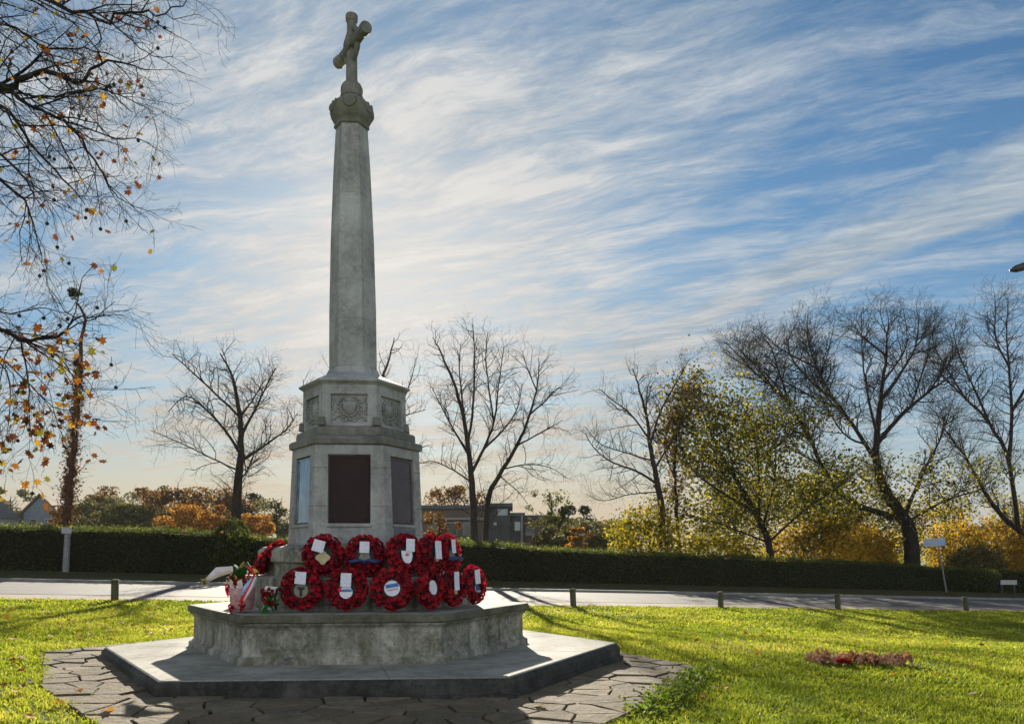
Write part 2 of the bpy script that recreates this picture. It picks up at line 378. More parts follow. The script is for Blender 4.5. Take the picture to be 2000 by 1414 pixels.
def poppy_mat():
    m, N, b = pmat('poppy_red', (0.42, 0.006, 0.02), 0.62, 0.25)
    at_ = N.new('ShaderNodeAttribute', attribute_name='rnd')
    col = N.ramp(at_.outputs['Fac'], [(0.0, (0.18, 0.003, 0.010)), (0.6, (0.34, 0.006, 0.020)), (1.0, (0.50, 0.012, 0.026))])
    N.link(col, b.inputs['Base Color'])
    tr = N.new('ShaderNodeBsdfTranslucent'); N.link(col, tr.inputs[0])
    mx = N.new('ShaderNodeMixShader'); mx.inputs[0].default_value = 0.35
    N.link(b.outputs[0], mx.inputs[1]); N.link(tr.outputs[0], mx.inputs[2])
    N.link(mx.outputs[0], N.n['Material Output'].inputs[0])
poppy_mat()
def bronze_mat(name, c1, c2, rough, spec, metal, bs=0.25):
    m, N, b = pmat(name, c1, rough, spec, metal)
    g = N.new('ShaderNodeTexCoord'); p = g.outputs['Object']
    n = N.noise(p, 7, 6, 0.65)
    N.link(N.ramp(n, [(0.3, c1), (0.7, c2)]), b.inputs['Base Color'])
    N.link(N.ramp(n, [(0.3, rough * 0.8), (0.7, rough * 1.3)]), b.inputs['Roughness'])
    w = N.noise(N.mapping(p, scale=(70, 70, 22)), 1.0, 2, 0.5)      # rows of small cast relief, too worn to read
    bump(N, b, w, bs, 0.003)
bronze_mat('bronze', (0.018, 0.010, 0.009), (0.034, 0.020, 0.018), 0.4, 0.16, 0.0)
bronze_mat('grey_bronze', (0.06, 0.045, 0.05), (0.11, 0.09, 0.095), 0.4, 0.3, 0.0)  # lighter, greyer copy of the bronze for the right face
bronze_mat('sky_tint_bronze', (0.13, 0.16, 0.19), (0.28, 0.33, 0.37), 0.08, 0.5, 1.0, 0.06)  # left plaque's sky reflection put into a bluish mirror copy of the bronze
MT = MATS

# ------------------------------------------------------------------ terrain
A0 = np.array([-10.3, 16.5]); DIR = np.array([26.3, 9.0]); DIR = DIR / np.linalg.norm(DIR); NRM = np.array([-DIR[1], DIR[0]])
def off(x, y): return (x - A0[0]) * NRM[0] + (y - A0[1]) * NRM[1]
def smooth(t): t = np.clip(t, 0, 1); return t * t * (3 - 2 * t)
def gh(x, y):
    x = np.asarray(x, float); y = np.asarray(y, float)
    near = -0.018 * (np.clip(x, -8, 8) + 1.5)
    far = -0.537 - 0.0404 * np.clip(x, -45, 45) + 0.0146 * np.clip(y, 0, 40)
    t = smooth((y - 9.5) / 7.5)
    return near * (1 - t) + far * t
def at(px, py, z): return Vector(((px - 1000) * z / F, z, CH + (YH - py) * z / F))
def on_off(px, o):
    """ground point seen in photo column px lying o metres beyond the lawn edge"""
    u = (px - 1000) / F
    z = (o + A0 @ NRM) / (NRM[1] + NRM[0] * u)
    return float(u * z), float(z)
def along(s, o):
    p = A0 + DIR * s + NRM * o; return float(p[0]), float(p[1])

def sheet(name, xs, ys, m, lift=0.0):
    X, Y = np.meshgrid(xs, ys); Z = gh(X, Y) + lift
    V = np.stack([X, Y, Z], -1).reshape(-1, 3); nx, ny = len(xs), len(ys)
    I = np.arange(nx * ny).reshape(ny, nx)
    Fc = np.stack([I[:-1, :-1], I[:-1, 1:], I[1:, 1:], I[1:, :-1]], -1).reshape(-1, 4)
    return tag(np_mesh(name, V, Fc, MT[m], smooth=True), kind='structure')
xs = np.concatenate([[-900, -300, -120, -60], np.arange(-45, 45.1, 0.75), [60, 120, 300, 900]])
ys = np.concatenate([[-30, -10], np.arange(0, 45.1, 0.6), [60, 90, 150, 300, 900, 1500]])
sheet('ground', xs, ys, 'turf', 0.0)
def strip(name, o0, o1, m, lift, s0=-40, s1=70, step=1.0, thick=0.0):
    S = np.arange(s0, s1 + .1, step); W = np.linspace(o0, o1, 5)
    P = A0[None, None] + DIR[None, None] * S[:, None, None] + NRM[None, None] * W[None, :, None]
    Z = gh(P[..., 0], P[..., 1]) + lift
    V = np.concatenate([P, Z[..., None]], -1)
    if thick:
        V = np.concatenate([V[:, :1] - np.array([0, 0, thick]), V, V[:, -1:] - np.array([0, 0, thick])], 1)
    k = V.shape[1]; I = np.arange(len(S) * k).reshape(len(S), k)
    Fc = np.stack([I[:-1, :-1], I[1:, :-1], I[1:, 1:], I[:-1, 1:]], -1).reshape(-1, 4)
    return tag(np_mesh(name, V.reshape(-1, 3), Fc, MT[m], smooth=not thick), kind='structure')
strip('path', 0.0, 1.25, 'gravel', 0.006)
strip('road', 1.25, 5.3, 'asphalt', 0.012)
strip('kerb', 5.3, 5.45, 'kerb_stone', 0.08, thick=0.12)
strip('verge', 5.45, 11.6, 'verge', 0.05)

# ------------------------------------------------------------------ crazy paving round the steps
MX, MY, YAW = -1.535, 8.31, 0.076
def hex_pts(s, cx, cy, yaw): return [np.array([cx + s * math.cos(yaw + k * math.pi / 3), cy + s * math.sin(yaw + k * math.pi / 3)]) for k in range(6)]
H_ = hex_pts(3.30, -1.5, 8.15, 0.03); PAV = [np.array((1.84, 8.06)), H_[1], H_[2]] + [np.array(q) for q in ((-4.72, 8.25), (-3.60, 6.25), (-2.45, 4.90), (0.42, 4.90), (0.82, 5.68), (1.44, 6.97))]
def in_poly(x, y, poly):
    ins = np.ones(np.shape(x), bool)
    for i in range(len(poly)):
        a, b = poly[i], poly[(i + 1) % len(poly)]
        ins &= ((b[0] - a[0]) * (y - a[1]) - (b[1] - a[1]) * (x - a[0])) > 0
    return ins
def clip_half(poly, p, n):
    out = []
    for i in range(len(poly)):
        a, b = poly[i], poly[(i + 1) % len(poly)]
        da, db = np.dot(a - p, n), np.dot(b - p, n)
        if da <= 0: out.append(a)
        if (da < 0 < db) or (db < 0 < da): out.append(a + (b - a) * (da / (da - db)))
    return out
def build_paving():
    rng = np.random.default_rng(5)
    base = MB(); base.add([(p[0], p[1], gh(p[0], p[1]) + 0.006) for p in PAV], [tuple(range(len(PAV)))])
    tag(base.build('paving_bed', MT['soil']), kind='structure')
    seeds = []
    tries = 0
    while len(seeds) < 420 and tries < 40000:
        tries += 1
        q = np.array([rng.uniform(-4.9, 1.9), rng.uniform(4.7, 11.2)])
        if not in_poly(q[0], q[1], PAV): continue
        if all(np.hypot((q - s)[0], (q - s)[1] * 1.15) > rng.uniform(0.15, 0.42) for s in seeds): seeds.append(q)
    mb = MB(); rnd = []
    for i, s in enumerate(seeds):
        poly = [p.copy() for p in PAV]
        for j, t in enumerate(seeds):
            if i == j or np.hypot(*(t - s)) > 2.6: continue
            poly = clip_half(poly, (s + t) / 2, (t - s))
            if len(poly) < 3: break
        if len(poly) < 3: continue
        c = np.mean(poly, 0)
        # subdivide the outline and roughen it
        out = []
        for k in range(len(poly)):
            a, b = poly[k], poly[(k + 1) % len(poly)]
            L = np.hypot(*(b - a))
            for t in np.arange(0, 1, max(0.12 / max(L, 0.05), 0.2)):
                q = a + (b - a) * t; d = c - q; d = d / max(np.hypot(*d), 1e-6)
                out.append(q + d * (0.005 + rng.uniform(0, 0.011)))
        tilt = rng.normal(0, 0.007, 2); dz = rng.uniform(0.014, 0.03); n = len(out); vs = []
        for lev, (sh, z) in enumerate(((0, -0.03), (0, -0.004), (0.006, 0.0))):
            for q in out:
                d = c - q; d = d / max(np.hypot(*d), 1e-6); q2 = q + d * sh
                vs.append((q2[0], q2[1], gh(q2[0], q2[1]) + dz + z + float(tilt @ (q2 - c))))
        fs = []
        for lev in range(2):
            for k in range(n):
                k2 = (k + 1) % n; fs.append((lev * n + k, lev * n + k2, (lev + 1) * n + k2, (lev + 1) * n + k))
        fs.append(tuple(2 * n + k for k in range(n)))
        mb.add(vs, fs); rnd += [rng.random()] * len(vs)
    o = mb.build('paving', MT['slab_stone']); tag(o, kind='structure')
    if len(o.data.vertices) == len(rnd):
        a_ = o.data.attributes.new('rnd', 'FLOAT', 'POINT'); a_.data.foreach_set('value', np.array(rnd, dtype=np.float32))
build_paving()

# ------------------------------------------------------------------ grass
def vnoise(x, y, s, seed=0):
    rs = np.random.default_rng(seed); g = rs.random((64, 64)); x = x * s; y = y * s
    xi = np.floor(x).astype(int); yi = np.floor(y).astype(int); fx = smooth(x - xi); fy = smooth(y - yi)
    G = lambda a, b: g[a % 64, b % 64]
    return (G(xi, yi) * (1 - fx) + G(xi + 1, yi) * fx) * (1 - fy) + (G(xi, yi + 1) * (1 - fx) + G(xi + 1, yi + 1) * fx) * fy
PAV_IN = [np.array([-1.5, 8.0]) + (p - np.array([-1.5, 8.0])) * 0.985 for p in PAV]
def build_grass():
    rng = np.random.default_rng(11); Vs, Fs, Rs = [], [], []; nb = 0
    for z0, z1, dens, ln, wd in ((4.6, 7.2, 5200, 0.037, 0.0042), (7.2, 10.5, 2900, 0.042, 0.006), (10.5, 15, 1350, 0.048, 0.009), (15, 26, 640, 0.052, 0.015)):
        n = int((z1 - z0) * (z0 + z1) * 0.68 * dens)
        y = np.sqrt(rng.uniform(z0 ** 2, z1 ** 2, n)); x = rng.uniform(-0.68, 0.68, n) * y
        wob = 0.10 * (vnoise(x, y, 3.0, 3) - 0.5)
        keep = (off(x, y) < 0.02 + 0.25 * (vnoise(x, y, 1.2, 8) - 0.3)) & ~in_poly(x + wob, y + wob, PAV_IN)
        clump = vnoise(x, y, 5.0, 1) * 0.6 + vnoise(x, y, 14.0, 2) * 0.4
        keep &= rng.random(n) < (0.35 + 0.9 * clump) * (0.55 + 0.45 * smooth((vnoise(x, y, 0.7, 12) - 0.22) * 5))
        x, y, clump = x[keep], y[keep], clump[keep]; n = len(x)
        g = gh(x, y); th = rng.uniform(0, 2 * np.pi, n)
        L = ln * rng.uniform(0.5, 1.25, n) * (0.6 + 0.75 * clump); w = wd * rng.uniform(0.7, 1.3, n)
        lean = rng.uniform(0.2, 1.1, n) * L; la = rng.uniform(0, 2 * np.pi, n)
        b = np.stack([x, y, g - 0.003], 1); s = np.stack([np.cos(th) * w, np.sin(th) * w, 0 * w], 1)
        mid = b + np.stack([np.cos(la) * lean * .35, np.sin(la) * lean * .35, L * .62], 1)
        tip = b + np.stack([np.cos(la) * lean, np.sin(la) * lean, L * .95], 1)
        V = np.stack([b - s, b + s, mid + s * .8, mid - s * .8, tip], 1)
        q = np.arange(n)[:, None] * 5 + nb
        Fs.append(np.concatenate([q + np.array([[0, 1, 2]]), q + np.array([[0, 2, 3]]), q + np.array([[3, 2, 4]])]))
        Vs.append(V.reshape(-1, 3)); nb += n * 5
        hue = np.clip(0.75 * vnoise(x, y, 0.9, 5) + 0.45 * vnoise(x, y, 4, 6) - 0.16 + rng.normal(0.0, 0.20, n) + 0.5 * (rng.random(n) < 0.05), 0, 1)
        Rs.append(np.repeat(hue, 5))
    tag(np_mesh('grass', np.concatenate(Vs), np.concatenate(Fs), MT['grass_blade'], rnd=np.concatenate(Rs)), kind='stuff')
build_grass()

# ------------------------------------------------------------------ the memorial
memorial = empty('war_memorial', (MX, MY, 0), 'tall grey stone war memorial with a cross on a tapering shaft above hexagonal steps', 'memorial')
XS = {'k': -0.047, 'u': -0.062, 'w': -0.047, 't': -0.077, 'T': -0.091}     # the shaft leans a hair to the left
def hp(prof, name, m, parent=memorial, bevel=0.006, cx=0.0, n=6, yaw=YAW, capb=True):
    mb = MB(); mb.lathe(prof, (cx, 0, 0), n, yaw, capb=capb); return mb.build(name, MT[m], parent, bevel=bevel)
# lower step: dark riser on a rough footing, paler tread
def hexv_(s, z, k): return Vector((s * math.cos(YAW + k * math.pi / 3), s * math.sin(YAW + k * math.pi / 3), z))
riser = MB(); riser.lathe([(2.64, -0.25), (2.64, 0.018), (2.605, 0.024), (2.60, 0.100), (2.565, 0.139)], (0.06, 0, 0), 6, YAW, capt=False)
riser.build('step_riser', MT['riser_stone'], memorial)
tread = MB(); vs = []; nst = 0; gr = random.Random(4)
for k in range(6):
    us = []
    for u in (0.0, 0.36 + gr.uniform(-.05, .05), 0.68 + gr.uniform(-.05, .05)): us += [(u - 0.0022, 0), (u, 1), (u + 0.0022, 0)]
    if k == 0: us[0] = (0.0, 0)
    for u, gv in us:
        uu = max(u, 0.0) if u < 0.001 else u; kk, uf = (k, u) if u >= 0 else (k - 1, 1 + u)
        for s_, zz_ in ((2.567, 0.1385), (2.552, 0.147), (1.5, 0.149)):
            p_ = hexv_(s_, 0, kk).lerp(hexv_(s_, 0, kk + 1), uf); vs.append((p_.x + 0.06, p_.y, zz_ - (0.010 if gv else 0)))
        nst += 1
fs = [(i * 3 + j, ((i + 1) % nst) * 3 + j, ((i + 1) % nst) * 3 + j + 1, i * 3 + j + 1) for i in range(nst) for j in range(2)]
tread.add(vs, fs); tread.build('step_tread', MT['step_stone'], memorial)
# platform with moulded cap
hp([(1.705, 0.14), (1.70, 0.20), (1.665, 0.215), (1.652, 0.235), (1.648, 0.44), (1.655, 0.455), (1.685, 0.478), (1.690, 0.486), (1.692, 0.492)], 'platform', 'mossy_stone')
hp([(1.692, 0.4925), (1.712, 0.500), (1.712, 0.548), (1.700, 0.561)], 'platform_cap', 'moss_cap_stone')
hp([(1.66, 0.5605), (1.65, 0.5625)], 'platform_top', 'step_stone', bevel=0)
hp([(1.18, 0.558), (1.175, 0.845), (1.165, 0.858)], 'upper_step', 'mossy_stone', cx=-0.02)
hp([(0.94, 0.856), (0.94, 0.985), (0.985, 0.992), (0.985, 1.10), (0.93, 1.135), (0.70, 1.16)], 'plinth_foot', 'mossy_stone', cx=-0.04)

def hexv(s, z, k, cx, cy=0.0): a = YAW + k * math.pi / 3; return Vector((cx + s * math.cos(a), cy + s * math.sin(a), z))
def facedrum(name, m, s0, z0, s1, z1, cx, rects, depth, parent=memorial, extra=None):
    """six-sided drum whose faces carry sunk rectangular panels; rects = (width, zlow, zhigh)"""
    mb = MB(); info = []
    for k in range(6):
        bl, br = hexv(s0, z0, k, cx), hexv(s0, z0, k + 1, cx); tl, tr = hexv(s1, z1, k, cx), hexv(s1, z1, k + 1, cx)
        def pt(u, z):
            t = (z - z0) / (z1 - z0); a = bl.lerp(tl, t); b = br.lerp(tr, t); mid = (a + b) / 2
            return mid + (b - a).normalized() * u
        nrm = (br - bl).cross(tl - bl).normalized()
        w, zl, zh = rects
        o4 = [bl, br, tr, tl]; i4 = [pt(-w / 2, zl), pt(w / 2, zl), pt(w / 2, zh), pt(-w / 2, zh)]
        d4 = [p - nrm * depth for p in i4]
        mb.add(o4 + i4 + d4, [(0, 1, 5, 4), (1, 2, 6, 5), (2, 3, 7, 6), (3, 0, 4, 7),
                              (4, 5, 9, 8), (5, 6, 10, 9), (6, 7, 11, 10), (7, 4, 8, 11), (8, 9, 10, 11)])
        info.append((d4, nrm))
    if extra: extra(mb)
    o = mb.build(name, [MT[m], MT['dark_stone']], parent); return o, info
# plinth in three courses so that the joints show as real grooves
def plinth_s(z): return 0.678 + (0.634 - 0.678) * (z - 1.15) / (2.1 - 1.15)
def mortar(jm):
    for k in range(6):
        for z in (1.52, 1.885):
            a, b = hexv(plinth_s(z) + 0.0012, z, k, XS['w']), hexv(plinth_s(z) + 0.0012, z, k + 1, XS['w'])
            e = (b - a).normalized(); L = (b - a).length; nrm = e.cross(Vector((0, 0, 1))).normalized()
            fr = Matrix((e, Vector((0, 0, 1)), nrm)).transposed(); w = (L - 0.42) / 2
            for t in (w / 2, L - w / 2): jm.box(a + e * t, (w, 0.006, 0.0024), fr, m=1)
plinth, pinfo = facedrum('plinth', 'portland_stone', plinth_s(1.14), 1.14, plinth_s(2.105), 2.105, XS['w'], (0.40, 1.355, 2.012), 0.045, extra=mortar)
def frame_of(nrm):
    t = Vector((0, 0, 1)).cross(nrm).normalized(); u = nrm.cross(t).normalized()
    return Matrix((t, u, nrm)).transposed()          # columns: sideways, up the face, outward
VIS = {4: 'front', 3: 'left', 5: 'right'}
for k in (3, 4, 5):
    d4, nrm = pinfo[k]; c = sum(d4, Vector()) / 4; fr = frame_of(nrm)
    pl = MB(); pl.box(c + nrm * 0.012, (0.378, 0.636, 0.022), fr); pm = MT[{3: 'sky_tint_bronze', 4: 'bronze', 5: 'grey_bronze'}[k]]; p = pl.build('name_plaque', pm, memorial, bevel=0.004)
    em = MB()
    # raised border and a small raised crest at the head of the plaque
    for sx, sy, w, h in ((0, 0.306, 0.366, 0.012), (0, -0.306, 0.366, 0.012), (0.177, 0, 0.012, 0.60), (-0.177, 0, 0.012, 0.60)):
        em.box(c + nrm * 0.026 + fr @ Vector((sx, sy, 0)), (w, h, 0.008), fr)
    for sx in (-1, 1):
        for sy in (-1, 1): em.ball(c + nrm * 0.024 + fr @ Vector((sx * 0.158, sy * 0.288, 0)), (0.009, 0.009, 0.006), 8, 5, frame=fr)
    em.build('plaque_border', pm, p)
    si = MB(); si.box(c + nrm * (0.045 + 0.006) + fr @ Vector((0, -0.347, 0)), (0.42, 0.024, 0.03), fr)
    si.build('plaque_sill', MT['portland_stone'], memorial, bevel=0.004)
d4, nrm = pinfo[5]; c = sum(d4, Vector()) / 4; fr = frame_of(nrm)
tb = MB(); tb.box(c + nrm * 0.052 + fr @ Vector((0.0, -0.44, 0)), (0.36, 0.13, 0.016), fr); tb.build('slate_tablet', MT['slate_tablet'], memorial, bevel=0.003)
# lower cornice, then the weathered course
hp([(0.634, 2.103), (0.668, 2.112), (0.672, 2.165), (0.655, 2.182), (0.600, 2.200)], 'cornice', 'dark_stone', cx=XS['k'])
hp([(0.600, 2.199), (0.596, 2.262), (0.585, 2.272), (0.520, 2.300)], 'weathered_course', 'dark_stone', cx=XS['k'])
upper, uinfo = facedrum('upper_block', 'portland_stone', 0.520, 2.296, 0.512, 2.695, XS['u'], (0.350, 2.325, 2.605), 0.032)
for k in (3, 4, 5):
    d4, nrm = uinfo[k]; c = sum(d4, Vector()) / 4; fr = frame_of(nrm); rng = random.Random(k)
    cp = MB(); 
    # shield in a laurel wreath with ribbons
    sh = [(-0.062, 0.065), (0.062, 0.065), (0.066, 0.0), (0.045, -0.045), (0.0, -0.075), (-0.045, -0.045), (-0.066, 0.0)]
    vs = [c + nrm * 0.001 + fr @ Vector((x, y + 0.01, 0)) for x, y in sh] + [c + nrm * 0.020 + fr @ Vector((x * 0.92, y * 0.92 + 0.01, 0)) for x, y in sh]
    cp.add(vs, [tuple(range(7, 14))] + [(i, (i + 1) % 7, 7 + (i + 1) % 7, 7 + i) for i in range(7)])
    for i in range(34):
        a = R(115) + R(310) * i / 33; rr = 0.098 + 0.016 * (1 if i % 2 else -1)
        q = c + nrm * 0.008 + fr @ Vector((rr * math.cos(a), rr * math.sin(a) + 0.01, 0))
        t = a + R(90) + (0.6 if i % 2 else -0.6)
        lf = fr @ Matrix.Rotation(t, 3, 'Z')
        cp.ball(q, (0.021, 0.010, 0.014), 8, 5, frame=lf)
    for sx in (-1, 1):
        for j in range(9):
            u = j / 8; q = c + nrm * 0.006 + fr @ Vector((sx * (0.02 + 0.125 * u), -0.10 - 0.022 * math.sin(u * 7) + 0.012 * u, 0))
            cp.ball(q, (0.014, 0.010, 0.011), 7, 5, frame=fr)
        for j in range(7):
            u = j / 6; q = c + nrm * 0.006 + fr @ Vector((sx * (0.152 - 0.012 * math.sin(u * 9)), -0.05 + 0.15 * u, 0))
            cp.ball(q, (0.010, 0.014, 0.010), 7, 5, frame=fr)
    cp.build('carved_panel', MT['portland_stone'], memorial, smooth=True)
for k in range(6):
    stops = MB()
    p = hexv(0.525, 2.34, k, XS['u']); a = YAW + k * math.pi / 3; fr = Matrix.Rotation(a, 3, 'Z')
    stops.box(p, (0.055, 0.088, 0.082), fr, taper=0.72)
    stops.build('corner_stop', MT['dark_stone'], memorial, bevel=0.006)
hp([(0.512, 2.694), (0.520, 2.705), (0.548, 2.720), (0.560, 2.728), (0.560, 2.742), (0.545, 2.752), (0.320, 2.848), (0.30, 2.856)], 'upper_cornice', 'portland_stone', cx=XS['u'])
# shaft with a little entasis, in four drums
def shaft_s(z): return float(np.interp(z, [2.85, 3.5, 4.24, 4.98, 5.44], [0.240, 0.235, 0.217, 0.184, 0.155]))
def shaft_x(z): return float(np.interp(z, [2.85, 5.4], [XS['t'], XS['T']]))
sm = MB(); zz = [2.852, 2.86, 2.93]; ss = [0.268, 0.268, 0.242]
drums = [2.93, 3.40, 3.79, 4.66, 5.44]
ring = [(0.270, 2.850), (0.270, 2.878), (0.245, 2.925)]
for i in range(4):
    z0, z1 = drums[i], drums[i + 1]
    for t in np.linspace(0, 1, 7):
        z = z0 + (z1 - z0) * t; g = 0.004 if (t in (0.0, 1.0)) else 0.0
        if t == 1.0: ring.append((shaft_s(z - 0.005), z - 0.005))
        ring.append((shaft_s(z) - g, z))
        if t == 0.0: ring.append((shaft_s(z + 0.005), z + 0.005))
vs = []
for s, z in ring: vs += [hexv(s, z, k, shaft_x(z)) for k in range(6)]
fs = [(i * 6 + k, i * 6 + (k + 1) % 6, (i + 1) * 6 + (k + 1) % 6, (i + 1) * 6 + k) for i in range(len(ring) - 1) for k in range(6)]
sm.add(vs, fs); sm.build('shaft', MT['portland_stone'], memorial, bevel=0.0)
# capital: swelling hexagonal bell with a shell on each face
TX = XS['T']
cm = MB(); nn = 36; cprof = [(0.160, 5.365), (0.178, 5.372), (0.180, 5.392), (0.166, 5.402), (0.184, 5.428), (0.206, 5.468), (0.218, 5.512), (0.216, 5.550), (0.200, 5.588), (0.168, 5.624), (0.130, 5.650), (0.108, 5.666), (0.102, 5.680)]
vs = []
for r_, z in cprof:
    for k in range(nn):
        a = YAW + 2 * math.pi * k / nn; t = (a - YAW) % (math.pi / 3) - math.pi / 6
        hexr = math.cos(math.pi / 6) / math.cos(t); w = 0.75 if z < 5.41 else 0.10
        rr = r_ * (1 - w + w * hexr); dz = 0.0 if z > 5.41 else -0.0
        vs.append((TX + rr * math.cos(a), rr * math.sin(a), z))
fs = [(i * nn + k, i * nn + (k + 1) % nn, (i + 1) * nn + (k + 1) % nn, (i + 1) * nn + k) for i in range(len(cprof) - 1) for k in range(nn)]
cm.add(vs, fs)
for k in range(6):
    a = YAW + R(30) + k * math.pi / 3; out = Vector((math.cos(a), math.sin(a), 0)); sd = Vector((-math.sin(a), math.cos(a), 0))
    U = []
    for j in range(13):
        t = math.pi * (1 + j / 12); rx, rz = 0.066, 0.088
        z = 5.590 + rz * math.sin(t); rr = float(np.interp(z, [5.40, 5.465, 5.53, 5.60], [0.158, 0.203, 0.214, 0.190]))
        U.append(out * rr + sd * rx * math.cos(t) + Vector((TX, 0, z)))
    cm.tube(U, 0.013, 6)
    cm.ball(out * 0.200 + Vector((TX, 0, 5.560)), (0.016, 0.030, 0.042), 10, 6, frame=Matrix.Rotation(a, 3, 'Z'))
cm.build('capital', MT['dark_stone'], memorial, smooth=True)
cr = MB()
cr.lathe([(0.104, 5.672), (0.118, 5.69), (0.104, 5.705), (0.112, 5.74), (0.112, 5.775), (0.098, 5.81), (0.074, 5.835), (0.062, 5.85)], (TX, 0, 0), 16, YAW)
# upright of the cross with its collar cap
cr.lathe([(0.060, 5.84), (0.056, 6.08), (0.054, 6.20), (0.052, 6.30), (0.049, 6.43), (0.051, 6.452), (0.060, 6.460), (0.064, 6.512), (0.058, 6.526)], (TX, 0, 0), 12, YAW + R(22.5))
ad = Vector((0.212, -0.315, 0)).normalized(); CC = Vector((TX, 0, 6.215))
for s in (1, -1):
    e = ad * s; fr = Matrix((Vector((0, 0, 1)).cross(e).normalized(), Vector((0, 0, 1)), e)).transposed()
    cr.lathe([(0.052, 0.0), (0.050, 0.10), (0.047, 0.24), (0.049, 0.29), (0.059, 0.297), (0.062, 0.355), (0.057, 0.368)], CC, 12, R(22.5), frame=fr)
    for v in (1, -1):                      # curved braces between arm and upright
        L = []
        for j in range(9):
            t = j / 8 * math.pi / 2; L.append(CC + e * 0.150 * math.cos(t) + Vector((0, 0, v * 0.170 * math.sin(t))))
        cr.tube(L, 0.027, 6)
side = Vector((0, 0, 1)).cross(ad).normalized()
for s in (1, -1): cr.ball(CC + side * s * 0.05, (0.075, 0.075, 0.028), 14, 8, frame=Matrix((ad, Vector((0, 0, 1)), side)).transposed())
cr.build('cross', MT['dark_stone'], memorial, bevel=0.0)

# ------------------------------------------------------------------ poppy wreaths
def make_wreath_mesh(seed, Rm=0.138, rt=0.052):
    rng = np.random.default_rng(seed); V, Fq, Rn, Mi = [], [], [], []; nb = 0
    core = MB(); core.tube([(Rm * math.cos(t), Rm * math.sin(t), 0) for t in np.linspace(0, 2 * np.pi, 28, endpoint=False)], rt * 0.80, 8, close=True)
    V.append(np.array(core.v)); Fq.append(np.array(core.f)); Mi += [1] * len(core.f); Rn += [0.1] * len(core.v); nb = len(core.v)
    rows = [(-60, 22, .9), (-20, 21, 1.0), (22, 20, 1.0), (62, 18, 1.0), (105, 15, .95), (150, 12, .8)]
    K = 8
    for ang, cnt, rf in rows:
        for i in range(cnt):
            th = 2 * np.pi * (i + 0.5 * (ang % 2)) / cnt + rng.normal(0, 0.06); a = R(ang + rng.normal(0, 7))
            er = np.array([math.cos(th), math.sin(th), 0]); ez = np.array([0, 0, 1.0])
            nrm = unit(er * math.cos(a) + ez * math.sin(a) + rng.normal(0, 0.22, 3)); c = er * (Rm + rt * rf * math.cos(a)) + ez * rt * rf * math.sin(a)
            t1 = unit(np.cross(nrm, rng.normal(size=3))); t2 = np.cross(nrm, t1); s = rng.uniform(0.025, 0.033)
            vs = [c - nrm * 0.004]
            for k in range(K):
                w = 2 * np.pi * k / K; rr = s * (1 if k % 2 else 0.80); vs.append(c + (t1 * math.cos(w) + t2 * math.sin(w)) * rr + nrm * (0.010 + 0.006 * (k % 4 == 0) + rng.uniform(-.004, .005)))
            cs = [c + nrm * 0.007 + (t1 * math.cos(w) + t2 * math.sin(w)) * 0.0045 for w in (0, 1.57, 3.14, 4.71)]
            V.append(np.array(vs + cs))
            Fq.append(np.array([(nb, nb + 1 + k, nb + 1 + (k + 1) % K, nb + 1 + (k + 1) % K) for k in range(K)])); Mi += [0] * K
            Fq.append(np.array([(nb + K + 1, nb + K + 2, nb + K + 3, nb + K + 4)])); Mi += [1]
            Rn += [rng.random()] * (K + 5); nb += K + 5
    V = np.concatenate(V); faces = [tuple(dict.fromkeys(f)) for f in np.concatenate(Fq).tolist()]
    me = bpy.data.meshes.new('poppy_ring'); me.from_pydata(V.tolist(), [], faces)
    me.materials.append(MT['poppy_red']); me.materials.append(MT['poppy_core']); me.polygons.foreach_set('material_index', Mi)
    a_ = me.attributes.new('rnd', 'FLOAT', 'POINT'); a_.data.foreach_set('value', np.array(Rn, dtype=np.float32)); me.update()
    return me
WM = [make_wreath_mesh(s) for s in (1, 2, 3)]
def disc(mb, c, r, z0, z1, n=20, m=0, lobes=0, shape=None):
    pts = shape or [((r * (1 + (0.16 * math.cos(lobes * t) if lobes else 0))) * math.cos(t), (r * (1 + (0.16 * math.cos(lobes * t) if lobes else 0))) * math.sin(t)) for t in np.linspace(0, 2 * np.pi, n, endpoint=False)]
    n = len(pts)
    mb.add([(c[0] + x, c[1] + y, z0) for x, y in pts] + [(c[0] + x, c[1] + y, z1) for x, y in pts],
           [tuple(range(n, 2 * n))] + [(i, (i + 1) % n, n + (i + 1) % n, n + i) for i in range(n)], m)
def card(parent, x, y, w, h, rot=0.0, m='white_card', z=0.062, tilt=0.1):
    mb = MB(); nx, ny = 4, 4; vs = []; fs = []
    for j in range(ny + 1):
        for i in range(nx + 1):
            u, v = i / nx - .5, j / ny - .5; vs.append((u * w, v * h, 0.006 * math.sin(u * 2.2) + 0.008 * v * v + 0.0015)); 
    n = len(vs); vs += [(a, b_, c_ - 0.0015) for a, b_, c_ in vs[:n]]
    for j in range(ny):
        for i in range(nx):
            a = j * (nx + 1) + i; fs.append((a, a + 1, a + nx + 2, a + nx + 1)); fs.append((n + a + nx + 1, n + a + nx + 2, n + a + 1, n + a))
    rot = Matrix.Rotation(rot, 3, 'Z') @ Matrix.Rotation(tilt, 3, 'X')
    mb.add([rot @ Vector(p) + Vector((x, y, z)) for p in vs], fs); return mb.build('message_card', MT[m], parent, smooth=True)
